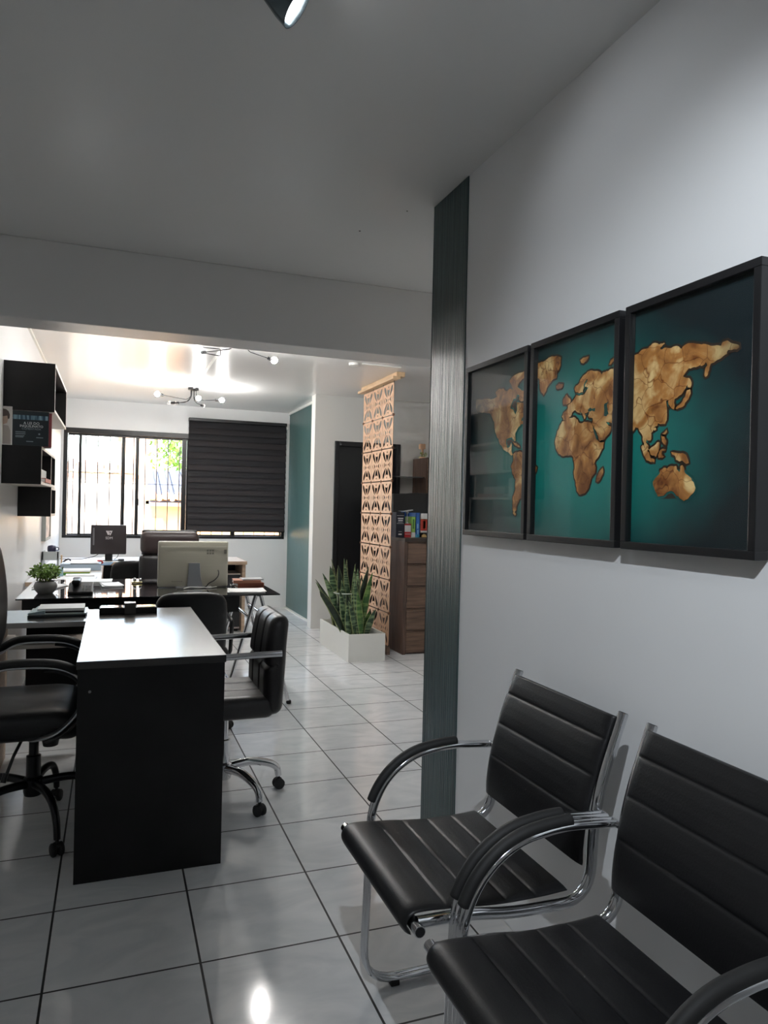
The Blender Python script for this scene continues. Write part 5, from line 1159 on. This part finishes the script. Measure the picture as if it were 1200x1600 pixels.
# ================================================================== LIGHT FITTINGS
def bulb_on(mbx, c, r=.024): mbx.lathe([(0, -r)] + [(r * cos(a), r * sin(a)) for a in [radians(x) for x in range(-75, 76, 15)]] + [(0, r)], c, n=16)
def spider(name, label, cx, cy, arms):
    """arms: (tip x, tip y, tip z, lit)"""
    t = thing(name, label, 'ceiling light', (cx, cy, H), 'black multi-arm ceiling lights')
    mb = MB(); mb.lathe([(0, 0), (.055, 0), (.055, -.022), (.05, -.025), (0, -.025)], (cx, cy, H), n=24); mb.build('canopy', M_sock, t, smooth=40)
    for i, (x, y, z, lit) in enumerate(arms):
        d = Vector((x - cx, y - cy, 0)); L = d.length; u = d.normalized()
        tip = Vector((x, y, z)); so = tip - u * .05; st = Vector((cx, cy, H - .02)) + u * .03
        P = fillet([st, (st.x, st.y, z + .045), (st.x + u.x * .06, st.y + u.y * .06, z), so], .03, 5)
        mb = MB(); mb.tube(P, .0035, 8); a = mb.build('arm', M_sock, t, smooth=60)
        mb = MB(); mb.tube([so - u * .022, so + u * .022], .0125, 12); mb.build('socket', M_sock, a, smooth=50)
        mb = MB(); bulb_on(mb, tip); mb.build('bulb', M_bulb if lit else M_bulb_off, a, smooth=60)
    return t
spider('spider_ceiling_light', 'black spider ceiling light hanging whole in view before the far wall', .76, 7.78,
       [(.385, 7.47, 2.385, 1), (.53, 7.95, 2.37, 0), (.775, 7.42, 2.365, 1), (.90, 8.10, 2.38, 0), (1.03, 7.60, 2.39, 1), (.60, 8.1, 2.39, 0)])
spider('spider_ceiling_light', 'black spider ceiling light half hidden behind the beam', .80, 5.00,
       [(.545, 5.32, 2.385, 1), (1.085, 5.27, 2.375, 1), (.50, 4.75, 2.385, 1), (1.12, 4.80, 2.385, 1), (.80, 4.62, 2.385, 0)])
mb = MB(); mb.tube(fillet([(.60, 5.30, 2.385), (.70, 5.30, 2.375), (.70, 5.30, 2.425), (.58, 5.30, 2.425), (.55, 5.28, 2.44)], .008, 3), .0035, 8)
o = mb.build('bent_arm', M_sock, [q for q in bpy.data.objects if q.get('label', '').startswith('black spider ceiling light half')][0], smooth=60)
mb = MB(); mb.box(.752, .770, 4.30, 7.74, H - .012, H - .0005); tag(mb.build('cable_cover', M_white), 'narrow white cable cover running along the ceiling between the two spider lights', 'cable cover')
t = thing('ceiling_sensor', 'flat white ceiling sensor with a white strip beside it near the beam', 'sensor', (1.87, 5.80, H))
mb = MB(); mb.lathe([(0, 0), (.045, 0), (.043, -.018), (.02, -.024), (0, -.024)], (1.87, 5.80, H), n=24); mb.build('sensor_body', M_white, t, smooth=50)
mb = MB(); mb.box(1.93, 2.28, 5.752, 5.768, H - .010, H - .0005); mb.build('white_strip', M_white, t)  # plain thin white strip on the ceiling next to the sensor

def spotlight(name, label, anchor, head, aim, lit=True, energy=5, size=60, blend=.5, lamp=True):
    t = thing(name, label, 'spotlight', (anchor[0], anchor[1], H), 'chrome spotlights on the front ceiling')
    mb = MB(); mb.lathe([(0, 0), (.035, 0), (.035, -.012), (.012, -.018), (0, -.018)], (anchor[0], anchor[1], H), n=20); mb.build('ceiling_rose', M_chrome, t, smooth=40)
    hd = Vector(head); d = (Vector(aim) - hd).normalized(); back = hd - d * .05
    mb = MB(); mb.tube([(anchor[0], anchor[1], H - .015), tuple(back + d * .02)], .005, 8); mb.build('stem', M_chrome, t, smooth=50)
    mb = MB(); mb.lathe([(0, -.075), (.016, -.075), (.024, -.06), (.034, -.03), (.044, .01), (.048, .040), (.046, .040), (.041, .01), (.031, -.028), (.02, -.055), (0, -.06)], hd, n=28, axis=d)
    s_ = mb.build('lamp_shade', mat('dark_chrome', (.16, .20, .22), .15, .9) if 'dark_chrome' not in bpy.data.materials else bpy.data.materials['dark_chrome'], t, smooth=50)
    mb = MB(); mb.lathe([(0, .034), (.036, .030), (.036, .012), (0, .010)], hd, n=24, axis=d); mb.build('lens', M_lens, s_, smooth=40)
    ld = bpy.data.lights.new('spotlight_beam', 'SPOT'); ld.energy = energy; ld.spot_size = radians(size); ld.spot_blend = blend; ld.shadow_soft_size = .012; ld.color = (.86, .93, 1)
    lo = bpy.data.objects.new('spotlight_beam', ld); COL.objects.link(lo); lo.location = hd + d * .045 - Vector(t.location); lo.rotation_euler = d.to_track_quat('-Z', 'Y').to_euler(); lo.parent = t
    return t
spotlight('ceiling_spotlight', 'chrome spotlight on the near ceiling at the top edge', (.355, 1.70), (.340, 1.640, 2.464), (1.120, 1.470, 1.864), energy=SPOT_SEEN, size=95, blend=.8)
spotlight('ceiling_spotlight', 'chrome spotlight above the camera aimed at the map wall', (-.02, .02), (.0, .05, 2.43), (1.19, 1.22, 1.18), energy=SPOT_WALL, size=66, blend=.85)
spotlight('ceiling_spotlight', 'added fill spotlight behind the camera aimed at the floor', (-.55, -.55), (-.55, -.50, 2.43), (-.35, .9, 0), energy=FILL_SPOT, size=120, blend=1)  # unseen lamp, added as fill for the front floor and ceiling
spotlight('ceiling_spotlight', 'added fill spotlight behind the camera aimed at the back wall', (.55, -.95), (.55, -.98, 2.43), (.3, -1.6, 1.0), energy=FILL_SPOT, size=120, blend=1)  # second unseen lamp, added to raise the general light in front room
# small hook and filled holes in the ceiling
mb = MB(); mb.lathe([(0, 0), (.004, 0), (.004, -.002), (0, -.002)], (.99, 3.03, H), n=8); mb.lathe([(0, 0), (.003, 0), (.003, -.002), (0, -.002)], (1.10, 2.75, H), n=8); tag(mb.build('ceiling_plug', M_sock), 'two tiny dark wall plugs left in the near ceiling beside the dark green strip', 'plugs')
